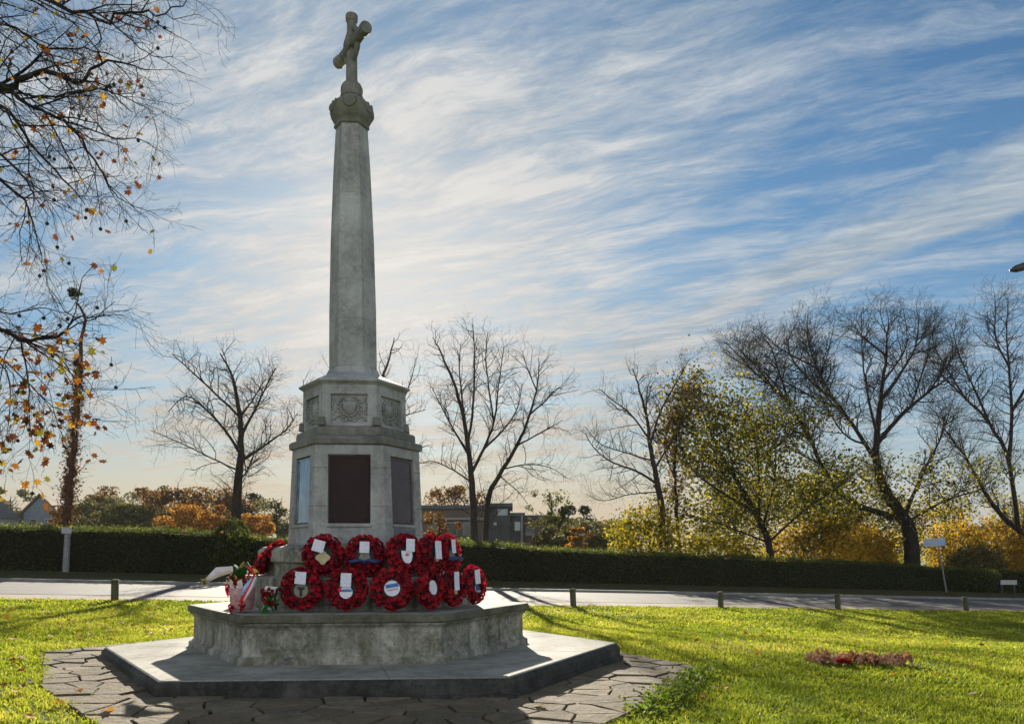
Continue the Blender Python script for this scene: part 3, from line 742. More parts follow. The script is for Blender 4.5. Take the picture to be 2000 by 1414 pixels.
def wreath(seed, px, py, base_y, label, yawdeg, lean, scale=1.0, group='poppy wreaths laid on the memorial steps', depth=7.0, tw=0.0):
    """ring standing on its edge: centre at photo px,py and the given distance, face turned yawdeg from the viewer, leaning back"""
    root = empty('poppy_wreath', at(px, py, depth), label, 'wreath', group)
    root.rotation_euler = (R(90) - R(lean), tw, R(yawdeg)); root.scale = (scale * 0.925,) * 3
    o = link_mesh('poppy_ring', WM[seed % 3], root); o.rotation_euler = (0, 0, seed * 1.3)
    return root
def badge(root, kind, y=-0.015):
    mb = MB()
    back = MB(); disc(back, (0, 0), 0.100, 0.0, 0.012); back.build('backing', MT['black_badge'], root)
    if kind == 'blue_band':
        disc(mb, (0, 0), 0.074, 0.012, 0.022, 26); o = mb.build('badge', MT['white_badge'], root)
        s = MB(); fr = Matrix.Rotation(R(10), 3, 'Z'); s.box((0.0, 0.026, 0.024), (0.118, 0.034, 0.004), fr); s.build('band', MT['mid_blue'], o)
        s = MB(); s.box((0.005, -0.012, 0.024), (0.10, 0.010, 0.003), fr); s.build('stripe', MT['pink_wrap'], o)
    elif kind == 'gold':
        disc(mb, (0.005, -0.035), 0.062, 0.03, 0.045, 32, 0, 4); mb.build('badge', MT['gold'], root)
    elif kind == 'black_tee':
        disc(mb, (0, -0.02), 0.066, 0.012, 0.022, 24); o = mb.build('badge', MT['green_badge'], root)
        s = MB(); s.box((0, 0.0, 0.025), (0.06, 0.024, 0.006)); s.box((0, -0.044, 0.025), (0.024, 0.064, 0.006)); s.build('emblem', MT['black_badge'], o)
    elif kind == 'blue_white':
        disc(mb, (0.0, -0.038), 0.060, 0.03, 0.040, 24); o = mb.build('badge', MT['white_badge'], root)
        s = MB(); s.box((0.0, -0.022, 0.042), (0.104, 0.022, 0.004)); s.build('band', MT['mid_blue'], o)
        s = MB(); s.ball((-0.06, -0.015, 0.045), (0.018, 0.022, 0.012), 8, 6); s.build('red_flower', MT['red_ribbon'], root)
    elif kind == 'shield':
        shp = [(-0.055, 0.05), (0.055, 0.05), (0.055, -0.01), (0.035, -0.06), (0, -0.085), (-0.035, -0.06), (-0.055, -0.01)]
        disc(mb, (-0.005, -0.03), 0, 0.04, 0.05, shape=[(x, y) for x, y in reversed(shp)][::-1]); o = mb.build('badge', MT['white_badge'], root)
        s = MB(); s.ball((-0.005, -0.02, 0.05), (0.022, 0.016, 0.004), 10, 6); s.build('emblem', MT['pink_wrap'], o)
    elif kind == 'oval':
        disc(mb, (0, 0), 0.07, 0.03, 0.042, 24); mb.build('badge', MT['white_badge'], root)
    elif kind == 'small_gold':
        disc(mb, (0, -0.05), 0.032, 0.03, 0.04, 16); mb.build('badge', MT['gold'], root)
    elif kind == 'ribbon':
        for sx in (-1, 1):
            mb.tube([(0, -0.075, 0.07), (sx * 0.05, -0.062, 0.085), (sx * 0.12, -0.078, 0.08), (sx * 0.155, -0.07, 0.06)], [0.014, 0.022, 0.022, 0.012], 6)
        mb.ball((0, -0.075, 0.075), (0.02, 0.02, 0.016)); mb.build('ribbon', MT['blue_ribbon'], root, smooth=True)
        s = MB(); disc(s, (0, -0.022), 0.05, 0.03, 0.042, 18, shape=[(-0.06, -0.03), (0.06, -0.03), (0.04, 0.04), (-0.04, 0.04)]); s.build('badge', MT['green_badge'], root)
    elif kind == 'blue_gold':
        disc(mb, (0, -0.055), 0.055, 0.03, 0.042, 20); o = mb.build('badge', MT['blue_ribbon'], root)
        s = MB(); s.box((0.012, -0.078, 0.046), (0.07, 0.018, 0.005)); s.build('band', MT['gold'], o)
        s = MB(); s.box((-0.046, -0.045, 0.046), (0.012, 0.06, 0.005)); s.build('stripe', MT['pale_blue'], o)
YD = math.degrees(YAW)
# lower row, standing on the platform
w = wreath(0, 589, 1149, 0, 'poppy wreath with white card over a black T emblem, far left of the lower row', YD - 2, 7, 1.0, depth=7.12); badge(w, 'black_tee'); card(w, 0.0, 0.094, 0.105, 0.115, R(-4))
w = wreath(1, 677, 1149, 0, 'poppy wreath with white card above a blue and white round badge', YD, 7, 1.0, depth=7.12); badge(w, 'blue_white'); card(w, 0.0, 0.075, 0.10, 0.13, R(-3))
w = wreath(2, 766, 1149, 0, 'poppy wreath with a large white disc crossed by a blue band and no card', YD + 1, 7, 1.0, depth=7.12); badge(w, 'blue_band')
w = wreath(3, 839, 1148, 0, 'poppy wreath turned sideways with a narrow white oval badge, right of the blue-banded one', 66, 8, 1.0, depth=7.22); badge(w, 'oval')
w = wreath(4, 883, 1146, 0, 'poppy wreath turned sideways with a long white card, second from right in lower row', 66, 8, 0.96, depth=7.50); badge(w, 'small_gold'); card(w, 0.0, 0.055, 0.085, 0.19, R(0))
w = wreath(5, 925, 1141, 0, 'poppy wreath with white card and dark blue badge, rightmost of all', 62, 8, 0.96, depth=7.72); badge(w, 'blue_gold'); card(w, -0.005, 0.075, 0.09, 0.15, R(6))
# upper row, standing on the upper step
UG = 'poppy wreaths leaning on the plinth foot'
w = wreath(6, 631, 1083, 0, 'poppy wreath with a tilted white card and gold badge, leftmost facing the viewer', YD, 9, 1.0, UG, 7.40); badge(w, 'gold'); card(w, -0.035, 0.075, 0.115, 0.115, R(-16), z=0.07)
w = wreath(7, 713, 1084, 0, 'poppy wreath with white card and wide navy ribbon, middle of the upper row', YD, 9, 1.0, UG, 7.40); badge(w, 'ribbon'); card(w, 0.0, 0.068, 0.095, 0.11, R(-2), z=0.07)
w = wreath(8, 792, 1081, 0, 'poppy wreath with white card and white shield badge in the upper row', 30, 12, 1.0, UG, 7.40); badge(w, 'shield'); card(w, 0.03, 0.070, 0.085, 0.125, R(-4), z=0.068)
w = wreath(9, 846, 1082, 0, 'poppy wreath turned sideways with a narrow white card, upper row right', 60, 10, 1.0, UG, 7.58); badge(w, 'small_gold'); card(w, 0.0, 0.03, 0.09, 0.18, R(0), z=0.07)
w = wreath(10, 876, 1080, 0, 'poppy wreath seen almost edge on with a blue ribbon, end of the upper row', 68, 10, 1.0, UG, 7.80); badge(w, 'ribbon'); card(w, 0.0, 0.06, 0.07, 0.14, R(0), z=0.07)
w = empty('poppy_wreath', at(527, 1088, 8.05), 'poppy wreath seen edge on, leaning over at the left corner of the plinth foot', 'wreath', UG)
ax = (at(557, 1054, 8.05) - at(497, 1122, 8.05)).normalized(); vw = (at(527, 1088, 8.05) - Vector((0, 0, CH))).normalized(); nr = (vw.cross(ax) * 0.97 - vw * 0.20); nr = (nr - ax * nr.dot(ax)).normalized()
w.rotation_euler = Matrix((ax.cross(nr), ax, nr)).transposed().to_euler(); w.scale = (0.98,) * 3
link_mesh('poppy_ring', WM[0], w); badge(w, 'small_gold')

# ------------------------------------------------------------------ flowers at the left of the platform
def blob_leaves(mb, rnd, c, n, r, size, seed, m=0, fl=(1, 1, 1)):
    g = random.Random(seed)
    for i in range(n):
        p = Vector((g.gauss(0, r * fl[0]), g.gauss(0, r * fl[1]), g.gauss(0, r * fl[2]))) + Vector(c)
        fr = Matrix.Rotation(g.uniform(0, 6.3), 3, 'Z') @ Matrix.Rotation(g.uniform(-1.3, 1.3), 3, 'X')
        s = size * g.uniform(0.7, 1.3); k = g.random()
        vs = [(0, -s, 0), (s * .45, -s * .2, s * .15), (s * .3, s * .5, s * .1), (0, s, -s * .1), (-s * .3, s * .5, s * .1), (-s * .45, -s * .2, s * .15)]
        mb.add([fr @ Vector(v) + p for v in vs], [tuple(range(6))], m); rnd += [k] * 6
def with_rnd(o, rnd):
    if len(o.data.vertices) == len(rnd):
        a_ = o.data.attributes.new('rnd', 'FLOAT', 'POINT'); a_.data.foreach_set('value', np.array(rnd, dtype=np.float32))
    return o
bq = empty('flower_basket', at(473, 1190, 7.15), 'pink and white wrapped basket of red flowers topped by a green bow, on the platform', 'flowers')
mb = MB(); n = 18
prof = [(0.085, 0.0), (0.10, 0.03), (0.105, 0.12), (0.118, 0.19)]
mb.lathe(prof, (0, 0, 0), n, 0.2); mb.build('wrapped_pot', MT['pink_wrap'], bq, smooth=True)
mb = MB()
for i in range(9):
    a = i * 0.7; mb.add([Vector((0.10 * math.cos(a + d) * s, 0.10 * math.sin(a + d) * s, z)) for d, s, z in ((-.35, 1, .13), (.35, 1, .13), (.1, 1.35, .27), (-.2, 1.25, .25))], [(0, 1, 2, 3)])
mb.build('paper_collar', MT['wrap_paper'], bq)
mb = MB(); g = random.Random(3); rn = []
for i in range(16):
    a = g.uniform(0, 6.28); r_ = g.uniform(0.03, 0.11); blob_leaves(mb, rn, (r_ * math.cos(a), r_ * math.sin(a), g.uniform(0.19, 0.30)), 9, 0.012, 0.026, i)
for q in ((0.03, -0.105, 0.03), (-0.11, -0.03, 0.16), (-0.11, -0.03, 0.19), (-0.06, -0.1, 0.02)): blob_leaves(mb, rn, q, 12, 0.013, 0.026, 77)
with_rnd(mb.build('flowers', MT['poppy_red'], bq), rn)
mb = MB(); rn = []; blob_leaves(mb, rn, (0.0, 0, 0.25), 26, 0.05, 0.055, 5); with_rnd(mb.build('leaves', MT['olive_leaf'], bq), rn)
mb = MB()
for d, h in (((0.045, -0.02), 0.39), ((-0.035, -0.01), 0.37)):
    q = [Vector((0.0, -0.06, 0.28)), Vector((d[0] * .7, -0.075, 0.33)), Vector((d[0] * 1.2 + 0.01, -0.07, h)), Vector((d[0] * 2.0 + .02, -0.06, 0.31))]
    mb.tube(q, [0.014, 0.034, 0.030, 0.012], 7)
mb.build('green_bow', MT['green_leaf'], bq, smooth=True)
fl = empty('rolled_flag', at(470, 1182, 6.98), 'small rolled flag in red, white and pale blue leaning on the flower basket', 'flag')
mb = MB(); P0 = Vector((0, 0, 0.02)); P1 = at(498, 1126, 7.05) - fl.location
mb.tube([P0, P0.lerp(P1, .5) + Vector((.004, 0, .004)), P1], [0.018, 0.026, 0.013], 8); mb.build('red_cloth', MT['red_ribbon'], fl, smooth=True)
mb = MB(); dv = Vector((-0.018, -0.018, 0.004)); mb.tube([P0.lerp(P1, .28) + dv, P0.lerp(P1, .6) + dv * 1.25, P0.lerp(P1, .92) + dv * .8], [0.012, 0.019, 0.009], 7); mb.build('blue_cloth', MT['pale_blue'], fl, smooth=True)
mb = MB(); dv = Vector((0.020, -0.016, -0.004)); mb.tube([P0.lerp(P1, .1) + dv, P0.lerp(P1, .55) + dv * 1.2, P1 + dv * .4], [0.010, 0.015, 0.012], 7); mb.build('white_cloth', MT['wrap_paper'], fl, smooth=True)
mb = MB(); a_ = P1; e_ = at(479, 1104, 7.05) - fl.location; mb.tube([a_, a_.lerp(e_, .5) + Vector((.012, 0, .012)), e_], [0.010, 0.014, 0.008], 6); mb.build('red_ribbon', MT['red_ribbon'], fl, smooth=True)
sp = empty('poppy_spray', at(527, 1190, 7.0), 'flat spray of red poppies with green leaves propped between the basket and the wreaths', 'flowers')
mb = MB(); rn = []; blob_leaves(mb, rn, (0.0, 0.0, 0.06), 16, 0.04, 0.06, 9, fl=(1, .4, 1)); with_rnd(mb.build('leaves', MT['green_leaf'], sp), rn)
mb = MB(); rn = []
for i, (x, z, s) in enumerate(((-0.02, 0.15, 0.045), (0.018, 0.165, 0.034), (-0.03, 0.075, 0.036), (0.03, 0.06, 0.028), (-0.045, 0.115, 0.028))):
    blob_leaves(mb, rn, (x, -0.035, z), 14, s * 0.38, s * 0.75, i, fl=(1, .4, 1))
with_rnd(mb.build('poppies', MT['poppy_red'], sp), rn)
mb = MB(); mb.tube([Vector((0.05, 0.0, 0.0)), Vector((0.045, 0, 0.10)), Vector((0.06, 0, 0.17)), Vector((0.09, 0, 0.195)), Vector((0.12, 0, 0.17))], 0.012, 6); mb.build('black_stem', MT['black_metal'], sp, smooth=True)
mb = MB(); mb.add([(-0.06, 0.01, 0.0), (0.05, 0.01, 0.0), (0.055, 0.05, 0.19), (-0.055, 0.05, 0.20), (-0.06, 0.014, 0.0), (0.05, 0.014, 0.0), (0.055, 0.054, 0.19), (-0.055, 0.054, 0.20)], [(0, 1, 2, 3), (7, 6, 5, 4), (0, 4, 5, 1), (3, 2, 6, 7)]); mb.build('backing_card', MT['wrap_paper'], sp)
wb = empty('paper_bouquet', at(452, 1128, 8.1), 'white paper wrapped bouquet pointing out to the left behind the flower basket', 'bouquet')
wb.location.z = 0.862 ; mb = MB()
mb.tube([Vector((0.16, 0, 0.03)), Vector((0.0, 0, 0.05)), Vector((-0.12, -0.03, 0.03)), Vector((-0.22, -0.06, -0.05))], [0.02, 0.034, 0.05, 0.022], 9); mb.build('paper_wrap', MT['wrap_paper'], wb, smooth=True)
mb = MB(); rn = []; blob_leaves(mb, rn, (-0.24, -0.06, -0.06), 10, 0.02, 0.03, 2); with_rnd(mb.build('leaves', MT['olive_leaf'], wb), rn)

# ------------------------------------------------------------------ lawn things
BO = 'wooden bollards along the lawn edge'
bl_lab = ['short dark wooden bollard at the lawn edge left of the memorial', 'first wooden bollard right of the memorial, ahead of the long tree shadow',
          'second wooden bollard right of the memorial', 'pale green topped bollard behind the plot of small crosses', 'leaning dark bollard farthest right beside the road']
proto = None
for px, lab, tilt in ((224, bl_lab[0], 0.02), (1120, bl_lab[1], -0.05), (1408, bl_lab[2], -0.03), (1637, bl_lab[3], -0.07), (1888, bl_lab[4], -0.14)):
    x, y = on_off(px, -0.12)
    if proto is None:
        proto = empty('bollard', (x, y, float(gh(x, y))), lab, 'bollard', BO)
        mb = MB(); mb.lathe([(0.075, -0.1), (0.075, 0.38), (0.062, 0.385), (0.062, 0.40)], n=12); mb.build('post', MT['bollard_wood'], proto)
        mb = MB(); mb.lathe([(0.080, 0.40), (0.082, 0.43), (0.066, 0.452), (0.02, 0.458)], n=12); mb.build('cap', MT['bollard_wood'], proto, bevel=0.004)
        o = proto
    else: o = copy_tree(proto)
    o.location = (x, y, float(gh(x, y))); o['label'] = lab; o.rotation_euler = (0, tilt, px * 0.7)
    o.rotation_euler = (0, tilt, 0)
# plot of little wooden crosses with poppies
g = random.Random(8); cp0 = None
CG = 'little wooden crosses planted on the lawn'
for i in range(64):
    u = g.uniform(-1, 1); v = g.uniform(-0.5, 0.5)
    x = at(1670, 1286, 8.6).x + u * 0.56; y = 8.55 + v * 0.30 + 0.02 * u
    if cp0 is None:
        cp0 = empty('wooden_cross', (0, 0, 0), 'small brown wooden cross with poppy, planted close among the others on the lawn', 'cross', CG)
        mb = MB(); mb.box((0, 0, 0.07), (0.022, 0.008, 0.18)); mb.box((0, -0.001, 0.105), (0.080, 0.010, 0.024)); mb.build('cross_wood', MT['wood'], cp0, bevel=0.002)
        mb = MB(); mb.ball((0, -0.008, 0.105), (0.007, 0.003, 0.007), 8, 5); mb.build('poppy', MT['red_ribbon'], cp0)
        o = cp0
    else: o = copy_tree(cp0)
    o.location = (x, y, float(gh(x, y)) - 0.005 - g.uniform(0, 0.03)); o.rotation_euler = (g.uniform(-.5, .5), g.uniform(-.55, .55), g.uniform(-.9, .9)); o.scale = (g.uniform(0.72, 1.05),) * 3
mb = MB(); rn = []
for i in range(26): blob_leaves(mb, rn, (g.uniform(-.55, .55), g.uniform(-.16, .16), g.uniform(0.04, 0.10)), 9, 0.03, 0.04, i)
dw = with_rnd(mb.build('dried_flowers', MT['dry_leaf']), rn); x = at(1670, 1286, 8.55).x; dw.location = (x, 8.55, float(gh(x, 8.55)))
tag(dw, 'low strip of dried brown flowers tucked among the little wooden crosses', 'flowers')
rw = empty('poppy_wreath', (at(1648, 1288, 8.3).x, 8.30, float(gh(1.5, 8.3)) + 0.04), 'red poppy wreath lying flat on the grass before the little crosses', 'wreath')
rw.rotation_euler = (0.05, 0.1, 1.0); rw.scale = (0.36,) * 3; link_mesh('poppy_ring', WM[1], rw)
bs_ = MB(); disc(bs_, (0, 0), 0.08, 0.0, 0.015); bs_.build('backing', MT['poppy_core'], rw)

# ------------------------------------------------------------------ leaf outlines
STAR = []
for k in range(14):
    t = math.pi * (k / 14 * 2) + math.pi / 2; rr = [1.0, 0.52, 0.92, 0.50, 0.78, 0.42, 0.55, 0.25, 0.55, 0.42, 0.78, 0.50, 0.92, 0.52][k]
    STAR.append((rr * math.cos(t), rr * math.sin(t), 0.10 * (rr - 0.5)))
STAR = np.array(STAR)
fl_meshes = []
for s in range(5):
    gg = random.Random(s); me = bpy.data.meshes.new('fallen_leaf'); curl = gg.uniform(0.25, 0.8)
    vs = [(0, 0, 0.004)] + [(p[0] * 0.055, p[1] * 0.055, 0.006 + curl * 0.055 * (p[0] ** 2) * gg.uniform(.5, 1) ) for p in STAR]
    me.from_pydata(vs, [], [(0, 1 + k, 1 + (k + 1) % 14) for k in range(14)]); me.materials.append(MT['fallen_leaf'])
    a_ = me.attributes.new('rnd', 'FLOAT', 'POINT'); a_.data.foreach_set('value', np.full(15, [0.05, 0.35, 0.6, 0.85, 0.98][s], dtype=np.float32)); fl_meshes.append(me)
rng = np.random.default_rng(21); cnt = 0
spots = [(25, 1255, 1), (72, 1143 + 32, 0), (52, 1233, 0), (22, 1293, 1), (30, 1362, 1), (155, 1356, 2), (118, 1383, 1), (60, 1411, 1), (262, 1241, 1), (210, 1398, 2), (1575, 1237, 2), (1683, 1218, 2), (1415, 1352, 2), (1370, 1368, 1), (1392, 1267, 4), (1055, 1388, 4), (45, 1293, 4), (60, 1340, 4), (258, 1228, 0), (40, 1317, 0), (290, 1240, 4), (200, 1226, 4), (1610, 1300, 4), (1400, 1352, 4)]
for i in range(170):
    z = math.sqrt(rng.uniform(6 ** 2, 15.5 ** 2)); px = rng.uniform(0, 430) if i < 125 else rng.uniform(1240, 1990); spots.append((px, YH + CH * F / z, int(rng.integers(0, 5)), z))
for sp_ in spots:
    px, py, s = sp_[:3]; z = sp_[3] if len(sp_) > 3 else CH * F / (py - YH)
    for _ in range(4): z = (CH - float(gh((px - 1000) * z / F, z))) * F / (py - YH) if len(sp_) <= 3 else z
    x, y = (px - 1000) * z / F, z
    if off(x, y) > -0.1: continue
    inp = bool(in_poly(np.array(x), np.array(y), PAV))
    if inp and len(sp_) > 3: continue
    o = link_mesh('fallen_leaf', fl_meshes[s]); o.location = (x, y, float(gh(x, y)) + (0.03 if inp else 0.036))
    o.rotation_euler = (rng.uniform(-.4, .4), rng.uniform(-.4, .4), rng.uniform(0, 6.28)); k = rng.uniform(0.7, 1.25); o.scale = (k, k, k)
    nm = ['dark brown', 'bright orange', 'yellow orange', 'tan', 'pale bleached'][s]
    tag(o, f'{nm} fallen plane leaf lying on the {"paving" if inp else "grass"}', 'leaf', f'{nm} fallen leaves on the {"paving" if inp else "lawn"}')
# weeds overgrowing the right edge of the paving
rng = np.random.default_rng(31); a, b_ = PAV[0], PAV[7]
t = rng.random(1700) ** 0.8; P = a[None] + (b_ - a)[None] * t[:, None] + rng.normal(0, 0.085, (1700, 2)) + np.array([0.10, -0.06])
hgt = rng.random(1700) ** 1.5 * 0.10 * (0.3 + vnoise(P[:, 0], P[:, 1], 4, 9))
V, Fc, rn = leaf_cards(rng, np.concatenate([P, (gh(P[:, 0], P[:, 1]) + 0.02 + hgt)[:, None]], 1), 0.036, 1.5)
tag(np_mesh('weeds', V, Fc, MT['weed_leaf'], rnd=rn), kind='stuff')

# ------------------------------------------------------------------ trees
class Tree:
    def __init__(self, seed): self.g = np.random.default_rng(seed); self.br = {}; self.tips = []; self.main = []
    def add(self, pts, rad):
        self.br.setdefault(len(pts), []).append((np.asarray(pts), np.asarray(rad)))
    def limb(self, pts, r0, r1, P, lvl=0, sub=4):
        """main limb through control points, smoothed; sprouts side branches"""
        pts = np.asarray(pts, float); n = len(pts); T = np.linspace(0, n - 1, (n - 1) * sub + 1)
        sm_ = []
        for t in T:
            i = min(int(t), n - 2); f = t - i
            p0, p1, p2, p3 = pts[max(i - 1, 0)], pts[i], pts[i + 1], pts[min(i + 2, n - 1)]
            sm_.append(0.5 * ((2 * p1) + (-p0 + p2) * f + (2 * p0 - 5 * p1 + 4 * p2 - p3) * f * f + (-p0 + 3 * p1 - 3 * p2 + p3) * f ** 3))
        sm_ = np.array(sm_); L = np.linalg.norm(pts[-1] - pts[0])
        sm_[1:-1] += self.g.normal(0, 0.012 * L / 3, (len(sm_) - 2, 3)) * P.get('wob', 1)
        rad = np.linspace(0, 1, len(sm_)); rad = r0 + (r1 - r0) * rad ** 0.8
        self.main.append(sm_); self.add(sm_, rad); self.sprout(sm_, rad, lvl, P)
    def sprout(self, pts, rad, lvl, P):
        if lvl >= len(P['n']): self.tips.append(pts[-1]); self.tips.append(pts[len(pts) // 2]); return
        g = self.g; seg = np.linalg.norm(np.diff(pts, axis=0), axis=1); L = seg.sum(); cum = np.concatenate([[0], np.cumsum(seg)])
        n = max(2, int(round(L * P['n'][lvl] * g.uniform(0.85, 1.15)))); t0 = P['t0'][min(lvl, len(P['t0']) - 1)]
        for t in (np.arange(n) + g.uniform(0.2, 0.8, n)) / n * (1 - t0) + t0:
            d = t * L; i = min(np.searchsorted(cum, d) - 1, len(seg) - 1); i = max(i, 0); f = (d - cum[i]) / max(seg[i], 1e-6)
            p = pts[i] + (pts[i + 1] - pts[i]) * f; tan = unit(pts[i + 1] - pts[i]); r = rad[i] + (rad[i + 1] - rad[i]) * f
            pr = g.normal(size=3); pr = unit(pr - tan * (tan @ pr)); a = R(g.uniform(*P['ang']))
            dr = unit(tan * math.cos(a) + pr * math.sin(a) + np.array([0, 0, P['up'][lvl]]))
            ln = P['len'][lvl] * g.uniform(0.55, 1.2) * (1.15 - 0.55 * t); k = 5 if lvl == 0 else 4
            q = [p]; w = P.get('curl', 0.22)
            for _ in range(k - 1):
                dr = unit(dr + g.normal(0, w, 3) + np.array([0, 0, P['curve'][lvl]])); q.append(q[-1] + dr * ln / (k - 1))
            rb = min(r * 0.62, P['r'][lvl]); rr = np.linspace(rb, max(rb * 0.42, P['rmin']), k)
            q = np.array(q); self.add(q, rr); self.sprout(q, rr, lvl + 1, P)
    def mesh(self, name, mat, parent, sides=(7, 5, 3)):
        Vs, Fs = [], []; nb = 0
        for N_, lst in self.br.items():
            P = np.stack([a for a, _ in lst]); Rr = np.stack([b for _, b in lst]); B = len(P)
            K = sides[0] if N_ > 5 else (sides[1] if N_ == 5 else sides[2])
            T = np.gradient(P, axis=1); T = unit(T); ref = np.array([0.21, 0.83, 0.52]); A = unit(np.cross(T, ref)); Bv = np.cross(T, A)
            w = np.arange(K) * 2 * np.pi / K
            V = P[:, :, None] + Rr[:, :, None, None] * (np.cos(w)[None, None, :, None] * A[:, :, None] + np.sin(w)[None, None, :, None] * Bv[:, :, None])
            I = (np.arange(B * N_ * K) + nb).reshape(B, N_, K); J = np.roll(I, -1, axis=2)
            Fs.append(np.stack([I[:, :-1], J[:, :-1], J[:, 1:], I[:, 1:]], -1).reshape(-1, 4)); Vs.append(V.reshape(-1, 3)); nb += B * N_ * K
        V = np.concatenate(Vs); V = V - np.array(parent.location)
        return np_mesh(name, V, np.concatenate(Fs), mat, parent, smooth=True)
def P3(z, lst, g, dep=0.5):
    """control points given in photo columns/rows at distance z, spread in depth like a real crown"""
    out = []; d = 0.0; s = g.normal(0, dep)
    for i, (px, py) in enumerate(lst):
        f = i / max(len(lst) - 1, 1); out.append(np.array(at(px, py, z)) + np.array([0, s * f * 2.0, 0]))
    return out
OFFS = {2: 15.0, 4: 12.6, 6: 12.8, 8: 12.4, 9: 12.6, 10: 11.8}
def bare_tree(seed, label, base, z, limbs, P, mat='bark', leaves=None, name='bare_tree', dep=0.6, group=None):
    t = Tree(seed); bx, by = base
    z = on_off(bx, OFFS.get(seed, 12.2))[1]
    b3 = at(bx, by, z); gz = float(gh(b3.x, z)); root = empty(name, (b3.x, z, gz), label, 'tree', group)
    for pts, r0, r1, lvl in limbs:
        if seed in (6, 7): pts = [(a_, b_ if b_ > 800 else 800 - (800 - b_) * 0.88) for a_, b_ in pts]
        q = P3(z, pts, t.g, dep if lvl else 0.0)
        if lvl and t.main:
            M = np.concatenate(t.main); j = np.argmin((M[:, 0] - q[0][0]) ** 2 + (M[:, 2] - q[0][2]) ** 2); sh = M[j] - q[0]
            q = [a + np.array([sh[0] * max(0, 1 - i / 1.5), sh[1], sh[2] * max(0, 1 - i / 1.5)]) for i, a in enumerate(q)]
        if lvl == 0 and abs(pts[0][1] - by) < 3: q[0][2] = gz - 0.1
        k_ = 0.9 if lvl == 0 else (0.9 if seed in (6, 7) else 0.70)
        t.limb(q, r0 * k_, r1 * 0.6, P, 1 if lvl == 2 else 0)
    t.mesh('branches', MT[mat], root)
    if leaves:
        mt, n, size, lo, hi, sp = leaves; tips = np.array(t.tips); tips = tips[(tips[:, 2] > lo) & (tips[:, 2] < hi)]
        pos = tips[t.g.integers(0, len(tips), n)] + t.g.normal(0, sp, (n, 3)); V, Fc, rn = leaf_cards(t.g, pos, size)
        np_mesh('foliage', V - np.array(root.location), Fc, MT[mt], root, rnd=rn)
    return root, t
TP = dict(n=[4.6, 5.0, 5.4], t0=[0.2, 0.15], ang=(34, 74), up=[0.14, 0.05, 0.02], len=[1.3, 0.80, 0.42], r=[0.019, 0.0085, 0.0048], rmin=0.0028, curve=[0.10, 0.04, 0.02], curl=0.27, wob=0.4)
TPt = dict(TP, n=[4.3, 4.5, 4.6], r=[0.017, 0.0074, 0.0042], rmin=0.0024)
# tree left of the memorial
bare_tree(1, 'bare dark tree with one straight trunk behind the hedge left of the memorial', (455, 1050), 29.5, [
    ([(455, 1050), (463, 965), (470, 885), (469, 815), (455, 740), (430, 690)], 0.24, 0.03, 0),
    ([(470, 890), (440, 845), (400, 800), (355, 770), (315, 800)], 0.09, 0.02, 1),
    ([(469, 850), (490, 800), (508, 745), (520, 705)], 0.09, 0.02, 1),
    ([(471, 905), (510, 865), (540, 830), (556, 790)], 0.08, 0.02, 1),
    ([(468, 815), (425, 770), (385, 730), (360, 705)], 0.07, 0.02, 1),
    ([(466, 935), (500, 925), (530, 900), (548, 880)], 0.06, 0.015, 1),
    ([(466, 920), (430, 900), (385, 875), (352, 860)], 0.05, 0.015, 1),
    ([(469, 815), (478, 760), (480, 710)], 0.06, 0.015, 1)], TP, dep=0.7)
# tree hidden behind the memorial
TPs = dict(TP, n=[2.8, 3.2, 3.2])
bare_tree(2, 'pale bare tree standing behind the memorial, its twigs showing on both sides', (720, 1050), 34, [
    ([(720, 1050), (718, 950), (722, 860), (735, 780), (755, 715), (770, 660)], 0.22, 0.03, 0),
    ([(720, 900), (760, 830), (795, 765), (812, 700)], 0.09, 0.02, 1),
    ([(719, 930), (685, 850), (650, 770), (625, 690)], 0.09, 0.02, 1),
    ([(722, 860), (780, 810), (825, 790)], 0.07, 0.02, 1),
    ([(718, 950), (660, 860), (600, 780), (590, 740)], 0.07, 0.02, 1),
    ([(719, 940), (790, 880), (830, 860)], 0.07, 0.02, 1)], TPs, mat='bark_grey')
# pair of trunks right of the memorial
bare_tree(3, 'bare tree with an upright many forked crown, left of a twin leaning trunk', (928, 1058), 29, [
    ([(928, 1058), (924, 985), (918, 910), (908, 830), (890, 760), (862, 690), (845, 660)], 0.20, 0.02, 0),
    ([(920, 930), (945, 880), (965, 830), (975, 760), (985, 690)], 0.11, 0.02, 1),
    ([(916, 900), (885, 840), (860, 790), (835, 740)], 0.08, 0.02, 1),
    ([(912, 860), (925, 790), (930, 720), (928, 660)], 0.09, 0.02, 1),
    ([(908, 830), (900, 760), (895, 700), (898, 660)], 0.07, 0.02, 1),
    ([(922, 950), (885, 920), (845, 900), (815, 905)], 0.06, 0.015, 1),
    ([(945, 880), (985, 840), (1010, 800), (1020, 750)], 0.07, 0.02, 1),
    ([(965, 830), (955, 760), (950, 700), (955, 660)], 0.06, 0.02, 1)], TPt, dep=0.6)
bare_tree(4, 'bare tree leaning to the right beside the upright many forked one', (948, 1060), 29.6, [
    ([(948, 1060), (952, 985), (975, 930), (1010, 870), (1035, 810), (1050, 750), (1052, 700)], 0.16, 0.02, 0),
    ([(1035, 810), (1065, 780), (1090, 750), (1105, 740)], 0.06, 0.02, 1),
    ([(985, 915), (1030, 905), (1075, 910), (1110, 930)], 0.05, 0.015, 1),
    ([(1010, 870), (1055, 850), (1095, 830)], 0.06, 0.015, 1),
    ([(975, 930), (1010, 960), (1030, 985)], 0.04, 0.012, 1),
    ([(1047, 770), (1030, 720), (1020, 680)], 0.05, 0.015, 1)], TPt, dep=0.6)
